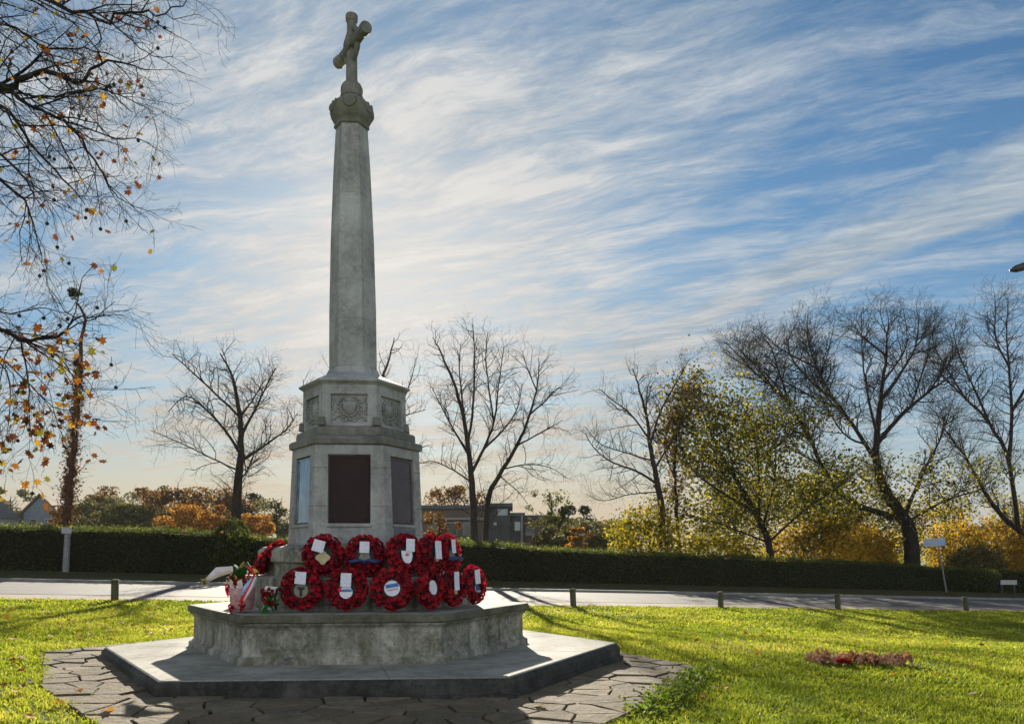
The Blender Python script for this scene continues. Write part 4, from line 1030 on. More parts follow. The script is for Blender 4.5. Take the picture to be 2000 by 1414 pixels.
# tree at the right of the gap
bare_tree(5, 'bare dark tree with a long low limb reaching left, before the green leafed tree', (1297, 1098), 31, [
    ([(1297, 1098), (1292, 1000), (1281, 930), (1270, 870), (1262, 810), (1245, 750), (1235, 720)], 0.22, 0.02, 0),
    ([(1283, 945), (1240, 920), (1195, 905), (1160, 880), (1140, 850)], 0.09, 0.02, 1),
    ([(1270, 870), (1285, 810), (1310, 760), (1330, 720)], 0.09, 0.02, 1),
    ([(1268, 850), (1235, 800), (1205, 770), (1180, 740)], 0.07, 0.02, 1),
    ([(1275, 900), (1225, 880), (1180, 860), (1150, 820)], 0.06, 0.015, 1),
    ([(1262, 810), (1270, 760), (1285, 715)], 0.06, 0.015, 1),
    ([(1278, 915), (1320, 850), (1360, 790), (1385, 750)], 0.07, 0.015, 1),
    ([(1287, 965), (1235, 965), (1185, 975), (1150, 960)], 0.05, 0.012, 1)], TP, dep=0.7)
# big spreading tree
TPb = dict(TP, n=[4.8, 5.0, 5.2], ang=(34, 76), len=[1.7, 0.95, 0.5], r=[0.029, 0.0125, 0.0068], rmin=0.0042)
bare_tree(6, 'large spreading bare tree with a dark thick trunk behind the blue sign', (1783, 1098), 34, [
    ([(1783, 1098), (1778, 1050), (1765, 1010), (1730, 960), (1712, 900), (1715, 830), (1722, 760), (1730, 680), (1735, 600)], 0.48, 0.03, 0),
    ([(1765, 1015), (1710, 1000), (1650, 965), (1610, 905), (1585, 840), (1540, 770), (1480, 705), (1420, 660)], 0.22, 0.02, 1),
    ([(1712, 905), (1670, 830), (1630, 760), (1600, 680), (1590, 600)], 0.14, 0.02, 1),
    ([(1725, 870), (1770, 810), (1820, 760), (1870, 720), (1900, 690)], 0.15, 0.02, 1),
    ([(1715, 850), (1690, 780), (1670, 700), (1660, 600)], 0.10, 0.02, 1),
    ([(1722, 780), (1760, 720), (1790, 660), (1800, 580)], 0.11, 0.02, 1),
    ([(1590, 850), (1545, 820), (1490, 815), (1450, 790)], 0.09, 0.02, 1),
    ([(1560, 795), (1540, 720), (1520, 640), (1500, 620)], 0.08, 0.02, 1),
    ([(1640, 790), (1580, 730), (1540, 660), (1560, 600)], 0.08, 0.02, 1),
    ([(1775, 1010), (1800, 930), (1830, 860), (1850, 790)], 0.13, 0.02, 1),
    ([(1775, 1020), (1830, 980), (1880, 960), (1905, 930)], 0.09, 0.02, 1),
    ([(1730, 690), (1700, 630), (1690, 575)], 0.07, 0.015, 1),
    ([(1725, 740), (1770, 660), (1765, 575)], 0.07, 0.015, 1), ([(1650, 795), (1600, 760), (1530, 700), (1470, 640)], 0.07, 0.015, 1), ([(1610, 905), (1560, 880), (1500, 860), (1450, 850)], 0.06, 0.012, 1), ([(1690, 870), (1640, 850), (1590, 780), (1560, 720)], 0.07, 0.015, 1), ([(1830, 860), (1870, 800), (1900, 760)], 0.06, 0.012, 1), ([(1735, 640), (1720, 600), (1715, 560)], 0.04, 0.012, 1), ([(1605, 720), (1625, 660), (1640, 590)], 0.05, 0.012, 1), ([(1670, 830), (1620, 720), (1625, 600)], 0.07, 0.015, 1), ([(1790, 660), (1830, 620), (1860, 575)], 0.06, 0.015, 1),
    ([(1600, 700), (1550, 640), (1535, 590)], 0.06, 0.015, 1), ([(1480, 705), (1450, 660), (1430, 630)], 0.05, 0.012, 1), ([(1520, 740), (1470, 720), (1420, 715)], 0.05, 0.012, 1), ([(1555, 790), (1500, 690), (1470, 625)], 0.07, 0.012, 1), ([(1630, 760), (1580, 660), (1570, 580)], 0.07, 0.012, 1), ([(1600, 870), (1520, 760), (1440, 690), (1400, 670)], 0.06, 0.012, 1), ([(1820, 760), (1860, 690), (1880, 620)], 0.07, 0.015, 1),
    ([(1770, 810), (1800, 770), (1840, 640), (1845, 590)], 0.08, 0.015, 1)], TPb, mat='bark_dark', leaves=('yellow_green_leaf', 4200, 0.15, -2, 5.6, 0.3), dep=0.9)
# tree whose trunk stands out of frame on the right
bare_tree(7, 'bare tree leaning in from the right edge behind the hedge', (2075, 1090), 31, [
    ([(2075, 1090), (2060, 1070), (2000, 1042), (1950, 1000), (1915, 945), (1880, 885), (1845, 840), (1825, 800)], 0.26, 0.02, 0),
    ([(1990, 1030), (1985, 900), (1960, 820), (1925, 760), (1890, 700), (1870, 640)], 0.16, 0.02, 1),
    ([(1985, 900), (1990, 800), (1985, 700), (1980, 620), (1985, 550)], 0.13, 0.02, 1),
    ([(1960, 820), (1945, 740), (1930, 660), (1925, 570)], 0.09, 0.02, 1),
    ([(1990, 800), (2020, 720), (2040, 640), (2030, 570)], 0.10, 0.02, 1),
    ([(1985, 700), (1955, 640), (1950, 580), (1945, 540)], 0.07, 0.02, 1),
    ([(1925, 760), (1880, 690), (1850, 640), (1845, 600)], 0.07, 0.02, 1),
    ([(1915, 945), (1900, 880), (1905, 820)], 0.06, 0.015, 1)], TPb, mat='bark_dark', dep=0.8)
# leafy tree between
TPl = dict(TP, n=[3.4, 4.2, 4.4], len=[1.5, 0.85, 0.42])
bare_tree(8, 'yellow green leafed tree with slanting limbs beside the large bare one', (1512, 1100), 32.5, [
    ([(1512, 1100), (1500, 1060), (1475, 1000), (1440, 940), (1400, 870), (1370, 800), (1365, 755)], 0.24, 0.02, 0),
    ([(1480, 1015), (1480, 930), (1470, 850), (1440, 780)], 0.11, 0.02, 1),
    ([(1490, 1035), (1520, 950), (1530, 870), (1520, 800)], 0.10, 0.02, 1),
    ([(1475, 1000), (1400, 960), (1340, 920), (1310, 860), (1320, 800)], 0.09, 0.02, 1),
    ([(1500, 1060), (1420, 1030), (1350, 1010), (1300, 1000)], 0.08, 0.02, 1),
    ([(1505, 1060), (1560, 1000), (1610, 960), (1640, 930)], 0.09, 0.02, 1),
    ([(1440, 940), (1420, 870), (1410, 800)], 0.07, 0.02, 1),
    ([(1530, 870), (1570, 830), (1590, 800)], 0.06, 0.02, 1),
    ([(1505, 1070), (1570, 1050), (1640, 1030), (1680, 1010)], 0.07, 0.015, 1)], TPl, mat='bark_dark', leaves=('yellow_green_leaf', 19000, 0.165, 0.8, 12, 0.42), name='leafy_tree')
bare_tree(9, 'slim rust leafed tree just right of the dark bare tree', (1330, 1100), 32, [
    ([(1330, 1100), (1322, 1000), (1318, 920), (1322, 850), (1345, 790), (1370, 750)], 0.12, 0.02, 0),
    ([(1322, 940), (1300, 880), (1310, 820), (1345, 770)], 0.06, 0.015, 1)], dict(TPl, len=[0.8, 0.5, 0.3]), mat='bark_dark', leaves=('rust_leaf', 2600, 0.12, 3.2, 12, 0.2), name='leafy_tree')
# slender ivy-reddened tree at the left, with the white post before it
TPi = dict(n=[5.5, 4.5], t0=[0.12, 0.2], ang=(45, 85), up=[0.15, 0.1], len=[1.0, 0.45], r=[0.014, 0.008], rmin=0.005, curve=[0.16, 0.1], curl=0.2)
rt, tt = bare_tree(10, 'slender red brown tree leaning right, wrapped in ivy, behind the white post', (126, 1085), 27.5, [
    ([(126, 1085), (130, 1030), (136, 960), (143, 880), (151, 790), (158, 710), (166, 625), (150, 590), (145, 574)], 0.20, 0.02, 0),
    ([(166, 625), (190, 612), (220, 606), (248, 604)], 0.025, 0.012, 1)], TPi, mat='red_ivy_bark', dep=0.1, name='slender_tree')
g_ = np.random.default_rng(3); tline = np.array([at(126 + (158 - 126) * f, 1085 - 400 * f, 27.5) for f in np.linspace(0.12, 0.95, 60)])
pos = tline[g_.integers(0, 60, 5200)]; f_ = (pos[:, 2] - pos[:, 2].min()) / np.ptp(pos[:, 2]); pos = pos + g_.normal(0, 1, pos.shape) * (0.17 * (1 - 0.6 * f_))[:, None] * np.array([1, 1, 1.5])
V, Fc, rn = leaf_cards(g_, pos, 0.08); np_mesh('ivy', V - np.array(rt.location), Fc, MT['rust_leaf'], rt, rnd=rn * 0.4)
mb = MB(); g2 = random.Random(2)
cpos = np.array(at(145, 572, 27.5)) + g_.normal(0, 1, (160, 3)) * np.array([0.11, 0.1, 0.06]); V, Fc, rn = leaf_cards(g_, cpos, 0.13)
np_mesh('leaf_tuft', V - np.array(rt.location), Fc, MT['dark_leaf'], rt, rnd=rn)

# ------------------------------------------------------------------ plane tree overhanging from the left, trunk out of frame
def plane_tree():
    t = Tree(77); g = t.g; root = empty('plane_tree', (-9.6, 9.8, float(gh(-9.6, 9.8))), 'plane tree with autumn leaves and hanging seed balls overhanging from the left', 'tree')
    PP = dict(n=[5.4, 7.6, 8.6], t0=[0.12, 0.10], ang=(25, 66), up=[-0.02, -0.02, -0.05], len=[0.98, 0.5, 0.25], r=[0.011, 0.0048, 0.0029], rmin=0.0019, curve=[-0.02, 0.0, -0.03], curl=0.22)
    trunk = np.array([(-9.6, 9.8, -0.2), (-9.55, 9.8, 2.2), (-9.4, 9.75, 4.4), (-9.3, 9.7, 6.4), (-9.1, 9.6, 8.6), (-8.9, 9.5, 10.5)]); 
    t.limb(trunk, 0.42, 0.14, dict(PP, n=[0.01]), 5)
    def L(z, pts, r0, r1, lvl=0): t.limb([np.array(at(px, py, z)) + np.array([0, g.normal(0, 0.12) if i else 0, 0]) for i, (px, py) in enumerate(pts)], r0, r1, PP, lvl)
    # limbs that lead from the trunk into the frame
    L(9.6, [(-560, 330), (-300, 240), (-120, 190), (0, 168), (80, 150), (150, 158), (215, 120), (260, 95)], 0.0744, 0.0056)
    L(9.4, [(-120, 190), (0, 172), (55, 205), (110, 232), (150, 262), (185, 320), (215, 370), (245, 392)], 0.0310, 0.0042)
    L(9.9, [(-300, 240), (-100, 190), (20, 150), (90, 100), (160, 90), (235, 110)], 0.0310, 0.0042)
    L(9.3, [(-60, 190), (20, 220), (60, 280), (100, 330), (140, 370), (165, 400)], 0.0248, 0.0042)
    L(9.8, [(100, 228), (160, 250), (220, 262), (275, 278), (305, 285)], 0.0136, 0.0035)
    L(9.5, [(-400, 120), (-150, 30), (0, 10), (90, 18), (180, 20), (260, 30), (330, 38), (395, 24)], 0.0434, 0.0042)
    L(9.2, [(180, 20), (225, 55), (255, 80), (290, 100), (330, 98)], 0.0124, 0.0035, 1)
    L(9.4, [(260, 28), (300, 55), (340, 75), (372, 82)], 0.0099, 0.0028, 1)
    L(9.7, [(-200, 300), (-60, 320), (20, 370), (60, 420), (70, 480), (85, 520)], 0.0248, 0.0035)
    L(9.1, [(-100, 260), (-20, 290), (40, 340), (70, 380), (105, 430)], 0.0217, 0.0035)
    L(9.9, [(-80, 180), (30, 190), (120, 200), (200, 180), (260, 190), (300, 215)], 0.0186, 0.0035)
    L(9.6, [(-100, 60), (20, 60), (80, 90), (120, 140), (180, 165), (230, 200)], 0.0186, 0.0035)
    # the lower bough
    L(9.0, [(-520, 520), (-260, 600), (-80, 636), (0, 645), (50, 664), (100, 640), (160, 622), (235, 610)], 0.0496, 0.0035)
    L(9.0, [(0, 645), (50, 664), (62, 700), (70, 760), (62, 820), (45, 860)], 0.0149, 0.0035)
    L(8.9, [(-80, 640), (0, 690), (40, 740), (90, 790), (140, 800)], 0.0136, 0.0028)
    L(9.2, [(50, 664), (100, 690), (145, 730), (175, 770), (190, 750)], 0.0112, 0.0028)
    L(8.8, [(-80, 600), (0, 600), (60, 590), (110, 600), (160, 590)], 0.0099, 0.0028, 1)
    L(9.1, [(-60, 660), (0, 720), (20, 800), (20, 860)], 0.0112, 0.0028, 1)
    t.mesh('branches', MT['bark_dark'], root, (8, 6, 3))
    tips = np.array(t.tips); px = tips[:, 0] / tips[:, 1] * F + 1000; py = YH - (tips[:, 2] - CH) / tips[:, 1] * F
    def pick(m, n): idx = np.flatnonzero(m); return tips[g.choice(idx, min(n, len(idx)), replace=False)] if len(idx) else np.zeros((0, 3))
    up = pick((py < 520) & (px > -350) & (px < 310), 320); lo = pick((py > 640) & (px > -300) & (px < 205), 340)
    V1, F1, r1 = leaf_cards(g, up + g.normal(0, .02, up.shape) - np.array([0, 0, .03]), 0.098, 0, STAR)
    V2, F2, r2 = leaf_cards(g, lo + g.normal(0, .03, lo.shape) - np.array([0, 0, .04]), 0.118, 0, STAR)
    np_mesh('foliage', np.concatenate([V1, V2]) - np.array(root.location), np.concatenate([F1, F2 + len(V1)]), MT['plane_leaf'], root, rnd=np.concatenate([r1, r2]))
    mb = MB(); mb.ball((0, 0, -0.06), 0.021, 10, 7); mb.tube([(0, 0, 0.03), (0.004, 0, -0.02), (0, 0, -0.05)], 0.0025, 4)
    me = None
    for p in np.concatenate([pick((px > -50) & (px < 440) & (py < 540), 44), pick((px > 0) & (px < 260) & (py > 580), 20)]):
        if me is None: o = mb.build('seed_ball', MT['seed_brown'], root, smooth=True); me = o.data
        else: o = link_mesh('seed_ball', me, root)
        o.location = Vector(p) - root.location
plane_tree()

# ------------------------------------------------------------------ hedge
def hedge():
    rng = np.random.default_rng(9); S = np.arange(-16, 42, 0.4); o0, o1 = 9.8, 11.1
    p0 = np.array([along(s, o0) for s in S]); px = 1000 + p0[:, 0] / p0[:, 1] * F
    topy = np.interp(px, [-200, 0, 300, 425, 560, 900, 1100, 1300, 1500, 1750, 1850, 1990, 2200], [1026, 1030, 1036, 1044, 1056, 1062, 1074, 1084, 1093, 1103, 1112, 1118, 1120])
    H = CH + (YH - topy) * p0[:, 1] / F - gh(p0[:, 0], p0[:, 1])
    root = empty('hedge', (*along(10, 10.4), float(gh(*along(10, 10.4)))), 'long clipped dark green hedge running along the far side of the road', 'hedge')
    V = []
    for (s, h) in zip(S, H):
        for o, f in ((o0 + .10, 0), (o0 + .04, .35), (o0 + .06, .8), (o0 + .2, .95), (o1 - .2, .95), (o1 - .06, .7), (o1 - .1, 0)):
            x, y = along(s, o); V.append((x, y, gh(x, y) + f * h + rng.normal(0, .015)))
    V = np.array(V); I = np.arange(len(S) * 7).reshape(-1, 7); Fc = np.stack([I[:-1, :-1], I[1:, :-1], I[1:, 1:], I[:-1, 1:]], -1).reshape(-1, 4)
    np_mesh('inner_twigs', V - np.array(root.location), Fc, MT['hedge_core'], root)
    n = 105000; s = rng.uniform(S[0], S[-1], n); h = np.interp(s, S, H); top = rng.random(n) < 0.42
    o = np.where(top, rng.uniform(o0, o1, n), o0 + rng.normal(0.0, 0.05, n)); lump = 0.10 * (vnoise(s, s * 0, 1.4, 4) - .5)
    f = np.where(top, 1.0 + rng.normal(0, .035, n) + 0.09 * (vnoise(s, s * 0 + 3, 0.9, 6) - .5) + 0.12 * (rng.random(n) ** 9), rng.uniform(0.02, 1, n))
    P = A0[None] + DIR[None] * s[:, None] + NRM[None] * (o + lump)[:, None]; z = gh(P[:, 0], P[:, 1]) + f * h
    V, Fc, rn = leaf_cards(rng, np.concatenate([P, z[:, None]], 1), 0.062, 0.4); tone = np.clip(rn * 0.75 + 0.30 * (np.repeat(vnoise(s, f * 3, 0.8, 17), 4) - .35) + 0.22 * np.repeat(top * 1.0, 4), 0, 1); np_mesh('foliage', V - np.array(root.location), Fc, MT['hedge_leaf'], root, rnd=tone)  # top leaves paler: the sunlit rim is put into their colour
hedge()
def shrub(name, label, c, r, n, size, mat, seed, group=None, cat='shrub', stem=True, hollow=0.55):
    rng = np.random.default_rng(seed); root = empty(name, c, label, cat, group)
    d = unit(rng.normal(size=(n, 3))); rad = rng.uniform(hollow, 1.0, n) ** 0.6; lump = 1 + 0.38 * (vnoise(np.arctan2(d[:, 1], d[:, 0]) * 2.0 + 9, d[:, 2] * 3.0 + 9, 1.0, seed) - .5) + 0.2 * (vnoise(np.arctan2(d[:, 1], d[:, 0]) * 5.0 + 20, d[:, 2] * 7.0 + 20, 1.0, seed + 1) - .5)
    P = d * (rad * lump)[:, None] * np.array(r)[None] + np.array([0, 0, r[2] * 0.9]); P = P[P[:, 2] > -0.1]
    V, Fc, rn = leaf_cards(rng, P, size); np_mesh('foliage', V, Fc, MT[mat], root, rnd=rn)
    if stem:
        t = Tree(seed)
        for k in range(6):
            e = np.array([rng.normal(0, .45) * r[0], rng.normal(0, .45) * r[1], r[2] * rng.uniform(0.9, 1.5)]); t.limb([np.array([0, 0, -.1]), e * .4 + np.array([0, 0, .1]), e], 0.05 * r[2] ** .5, 0.01, dict(n=[1.2], t0=[.3], ang=(25, 60), up=[.2], len=[.5 * r[2]], r=[.02], rmin=.008, curve=[.1]))
        for k_, l_ in list(t.br.items()): t.br[k_] = [(a + np.array(c), b) for a, b in l_]
        t.mesh('stems', MT['bark'], root)
    return root
bx, by = on_off(457, 10.2); shrub('ivy_bush', 'dark rounded ivy mound rising out of the hedge around the bare tree trunk', (bx, by - .3, float(gh(bx, by))), (0.72, 0.6, 0.98), 5200, 0.08, 'hedge_leaf', 4, stem=False, hollow=.85)
bx, by = on_off(905, 11.3); shrub('shrub', 'small bright green shrub showing above the hedge right of the memorial', (bx, by, float(gh(bx, by))), (0.55, 0.4, 0.85), 900, 0.11, 'weed_leaf', 14)
bx, by = on_off(955, 11.0); shrub('shrub', 'low dark shrub at the foot of the two bare trunks', (bx, by, float(gh(bx, by))), (0.7, 0.4, 0.72), 1400, 0.09, 'hedge_leaf', 15)
# yellow shrubs behind the hedge on the right
YG = 'yellow leaved shrubs behind the hedge'
for i, (px, py, rw_, hh, o, mat, lab) in enumerate((
    (1262, 1040, 1.4, 1.5, 12.3, 'yellow_mix_leaf', 'yellow green shrub behind the hedge, left of the dark bare tree'),
    (1400, 1040, 2.0, 1.0, 12.0, 'yellow_mix_leaf', 'green and yellow shrub behind the hedge below the rust leafed tree'),
    (1590, 1035, 2.3, 1.4, 12.1, 'yellow_leaf', 'bright yellow shrub behind the hedge right of the leafy tree trunk'),
    (1655, 1030, 1.5, 1.6, 15.4, 'yellow_leaf', 'golden shrub half hidden under the long low limb of the large bare tree'),
    (1700, 1050, 1.3, 1.3, 12.3, 'yellow_leaf', 'small golden shrub just left of the thick dark trunk'),
    (1868, 1035, 1.5, 1.6, 14.0, 'yellow_leaf', 'golden yellow shrub behind the blue sign'),
    (1945, 1030, 1.6, 1.8, 15.2, 'yellow_leaf', 'yellow shrub at the far right below the leaning tree'),
    (1905, 1075, 1.4, 1.0, 12.4, 'olive_leaf', 'olive brown shrub low beside the hedge end'),
    (2010, 1060, 1.2, 1.5, 12.8, 'yellow_leaf', 'yellow shrub cut off by the right edge of the frame'))):
    x, y = on_off(px, o); shrub('shrub', lab, (x, y, float(gh(x, y))), (rw_ * 1.15, 1.0, hh * 1.22), 4200, 0.16, mat, 40 + i, YG, hollow=0.35)
x, y = on_off(1905, 9.9); shrub('shrub', 'dark rounded bush where the hedge ends near the small white name sign', (x, y, float(gh(x, y))), (1.1, .8, .62), 4200, 0.08, 'hedge_leaf', 71, stem=False, hollow=.8)
# willow and conifer at the right edge
x, y = on_off(1995, 16.5); c = np.array((x, y, float(gh(x, y)))); wl = empty('willow', c, 'weeping yellow green willow at the right edge behind the hedge', 'tree')
rng = np.random.default_rng(66); t = Tree(5); top = c + np.array([0.6, 0, 4.6]); t.limb([c, c + np.array([0.2, 0, 2.2]), top], 0.16, 0.03, dict(TP, n=[.01]), 5); t.mesh('branches', MT['bark'], wl)
th = rng.uniform(0, 6.28, 90); rr = rng.uniform(.3, 1.6, 90); P = []
for a_, r_ in zip(th, rr):
    L_ = rng.uniform(1.4, 3.2); s_ = np.linspace(0, 1, 40)[:, None]; P.append(top + np.array([math.cos(a_) * r_, math.sin(a_) * r_, 0.25 - .25 * r_ * r_]) + s_ * np.array([0.1, 0, -L_]) + rng.normal(0, .04, (40, 3)))
V, Fc, rn = leaf_cards(rng, np.concatenate(P), 0.11); np_mesh('foliage', V - c, Fc, MT['willow_leaf'], wl, rnd=rn)
def conifer(label, x, y, hh, w, seed, mat='dark_leaf'):
    rng = np.random.default_rng(seed); c = np.array((x, y, float(gh(x, y)))); root = empty('conifer', c, label, 'tree', 'conifers beyond the hedge')
    mb = MB(); mb.lathe([(0.14, -.1), (0.1, hh * .5), (0.02, hh)], n=7); mb.build('trunk', MT['bark'], root)
    n = 5200; f = rng.random(n) ** 0.7; tier = 1 - .35 * ((f * 9) % 1); a = rng.uniform(0, 6.28, n); r_ = w * (1 - f) * tier * rng.uniform(.3, 1, n) ** .5 * (1 + .25 * np.sin(a * 5 + f * 20))
    V, Fc, rn = leaf_cards(rng, np.stack([np.cos(a) * r_, np.sin(a) * r_, .3 + f * (hh - .3) - .12 * r_], 1), 0.16); np_mesh('foliage', V, Fc, MT[mat], root, rnd=rn)
x, y = on_off(1962, 22); conifer('dark pointed conifer behind the right hand shrubs', x, y, 5.4, 1.3, 81)
x, y = on_off(1098, 40); conifer('small dark conifer beside the flat roofed buildings', x, y, 4.6, 1.2, 82)

# ------------------------------------------------------------------ distant trees and houses
def far_tree(label, px, topy, z, w, mat, seed, n=3600, size=0.28, trunk=True, dens_lo=0.25, group='trees beyond the hedge', name='autumn_tree'):
    rng = np.random.default_rng(seed); x = (px - 1000) * z / F; c = np.array((x, z, float(gh(x, z)))); H = CH + (YH - topy) * z / F - c[2]
    root = empty(name, c, label, 'tree', group); t = Tree(seed); P = []
    W = w * z / F / 2
    t.limb([c, c + np.array([.05 * W, 0, H * .35]), c + np.array([-.05 * W, 0, H * .8])], 0.035 * H, 0.01 * H, dict(n=[1.5, 1.6], t0=[.3, .2], ang=(25, 65), up=[.2, .1], len=[W * 0.9, W * .4], r=[.012 * H, .006 * H], rmin=.012, curve=[.1, .05]))
    t.mesh('trunk', MT['bark'], root)
    if n:
        k = 26; cen = np.stack([rng.normal(0, .5, k) * W, rng.normal(0, .5, k) * W, H * np.clip(rng.normal(.55, .24, k), .12, .93)], 1); rad = rng.uniform(.2, .42, k) * W
        i = rng.integers(0, k, n); P = cen[i] + unit(rng.normal(size=(n, 3))) * (rad[i] * rng.uniform(.4, 1.05, n))[:, None] * np.array([1, 1, .85]); P = P[(P[:, 2] < H) & (P[:, 2] > .2)]
        V, Fc, rn = leaf_cards(rng, P, size); np_mesh('crown', V, Fc, MT[mat], root, rnd=rn)
    return root
FT = [('olive tree with a rounded crown behind the slate roofed house', 22, 952, 135, 66, 'olive_leaf', 2600),
      ('yellow leaved tree between the gabled house and the slender tree', 116, 985, 95, 26, 'orange_leaf', 1800),
      ('dull olive tree right behind the slender red brown tree', 178, 968, 85, 90, 'olive_leaf', 4200),
      ('broad rust tree with the highest point of the left hand wood', 205, 950, 92, 95, 'rust_leaf', 4200),
      ('grey olive bushy tree low in the left hand wood', 250, 985, 75, 110, 'olive_leaf', 4800),
      ('thin crowned grey tree at the middle of the left hand wood', 282, 946, 98, 90, 'olive_leaf', 1500),
      ('wide orange brown tree left of the bare tree', 352, 952, 80, 120, 'rust_leaf', 5200),
      ('bright orange tree with a pale trunk left of the bare tree', 385, 985, 68, 90, 'orange_leaf', 4200),
      ('brown tree with a ragged crown behind the bare tree', 425, 955, 95, 90, 'rust_leaf', 2600),
      ('yellow orange tree right of the bare tree trunk', 492, 1000, 64, 80, 'orange_leaf', 3800),
      ('dark green ragged tree between the bare tree and the memorial', 470, 962, 100, 80, 'dark_leaf', 2200),
      ('olive yellow tree close to the left side of the memorial', 540, 965, 84, 80, 'olive_leaf', 2600),
      ('brown leaved tree rising over the flat roofed school', 890, 950, 72, 100, 'rust_leaf', 2600),
      ('small rust shrubby tree in front of the brown brick building', 858, 1000, 52, 62, 'rust_leaf', 1300),
      ('small olive tree before the right end of the low buildings', 1062, 1005, 54, 60, 'olive_leaf', 1500),
      ('grey tree with a thin rounded crown beyond the low buildings', 1080, 955, 95, 80, 'olive_leaf', 700),
      ('dark olive tree behind the low buildings', 1085, 988, 70, 95, 'dark_leaf', 4200),
      ('dull olive shrub row tree left of the orange shrub', 1165, 1012, 62, 110, 'olive_leaf', 3800),
      ('brown tree beyond the gap left of the yellow green shrub', 1215, 1015, 70, 90, 'rust_leaf', 3000),
      ('small orange shrub like tree beside the low buildings', 1124, 1030, 58, 34, 'orange_leaf', 1400),
      ('olive gold tree filling the space behind the slanting limbed leafy tree', 1430, 925, 46, 240, 'yellow_green_leaf', 5500),
      ('olive gold tree behind the long low limb of the large bare tree', 1610, 935, 47, 230, 'yellow_green_leaf', 5000),
      ('low golden olive tree right of the thick dark trunk', 1850, 965, 48, 200, 'yellow_mix_leaf', 4500),
      ('low brown olive tree at the far right beyond the yellow shrubs', 1985, 980, 52, 170, 'rust_leaf', 4000),
      ('dark brown tree seen through the limbs of the large bare tree', 1680, 1035, 60, 130, 'rust_leaf', 3600)]
for i, (lab, px, ty, z, w_, mat, n) in enumerate(FT): far_tree(lab, px, ty, z, w_ * 1.15, mat, 200 + i, int(n * 1.7), 0.0033 * z)
def house():
    z = 110; b = at(0, 1040, z); gz = float(gh(-60, z))
    h1 = empty('gabled_house', ((80 - 1000) * z / F, z, gz), 'blue grey gabled house at the far left beyond the hedge', 'house'); S = z / F
    mb = MB(); hw, eave, ridge, dp = 34 * S, CH + (YH - 1002) * S - gz, CH + (YH - 968) * S - gz, 6.0
    mb.add([(-hw, 0, -1), (hw, 0, -1), (hw, 0, eave), (0, 0, ridge), (-hw, 0, eave), (-hw, dp, -1), (hw, dp, -1), (hw, dp, eave), (0, dp, ridge), (-hw, dp, eave)], [(0, 1, 2, 3, 4), (9, 8, 7, 6, 5), (0, 4, 9, 5), (1, 6, 7, 2)]); mb.build('wall', MT['house_render'], h1)
    for s in (-1, 1):
        mb = MB(); e = Vector((s * (hw + .4), -.4, eave - .25)); r_ = Vector((0, -.4, ridge + .12)); e2 = e + Vector((0, dp + .8, 0)); r2 = r_ + Vector((0, dp + .8, 0)); u = Vector((0, 0, .22))
        mb.add([e, r_, r2, e2, e + u, r_ + u, r2 + u, e2 + u], [(0, 1, 2, 3), (4, 7, 6, 5), (0, 4, 5, 1), (1, 5, 6, 2), (2, 6, 7, 3), (3, 7, 4, 0)]); mb.build('roof', MT['roof_tile'], h1)
    mb = MB(); mb.box((1.6, 3, ridge + .4), (.7, .7, 1.8)); mb.build('chimney', MT['brick'], h1)
    for sx in (-1.0, 1.0):
        mb = MB(); mb.box((sx, -.03, eave * .68), (1.0, .08, 1.2)); f = mb.build('window', MT['white_render'], h1)
        mb = MB(); mb.box((sx, -.09, eave * .68), (.84, .04, 1.04)); mb.build('pane', MT['window_glass'], f)
    h2 = empty('slate_roofed_house', ((10 - 1000) * z / F, z - 6, gz), 'white house with a dark slate roof cut off by the left edge', 'house'); S = (z - 6) / F
    w, eave, ridge = 40 * S, CH + (YH - 1012) * S - gz, CH + (YH - 975) * S - gz; x1 = 28 * S
    mb = MB(); mb.box((x1 - 5, 3, eave / 2 - .5), (10, 6, eave + 1)); mb.build('wall', MT['white_render'], h2)
    mb = MB(); mb.add([(x1 - 10.4, -.4, eave), (x1 + .4, -.4, eave), (x1 - .6, 3, ridge), (x1 - 10.4, 3, ridge), (x1 + .4, 6.4, eave), (x1 - 10.4, 6.4, eave)], [(0, 1, 2, 3), (1, 4, 2), (2, 4, 5, 3), (0, 3, 5), (0, 5, 4, 1)]); mb.build('roof', MT['slate'], h2)
    mb = MB(); mb.box((x1 - 2, -.04, eave * .6), (1.6, .1, 1.1)); f = mb.build('window', MT['white_render'], h2); mb = MB(); mb.box((x1 - 2, -.1, eave * .6), (1.4, .05, .9)); mb.build('pane', MT['window_glass'], f)
house()
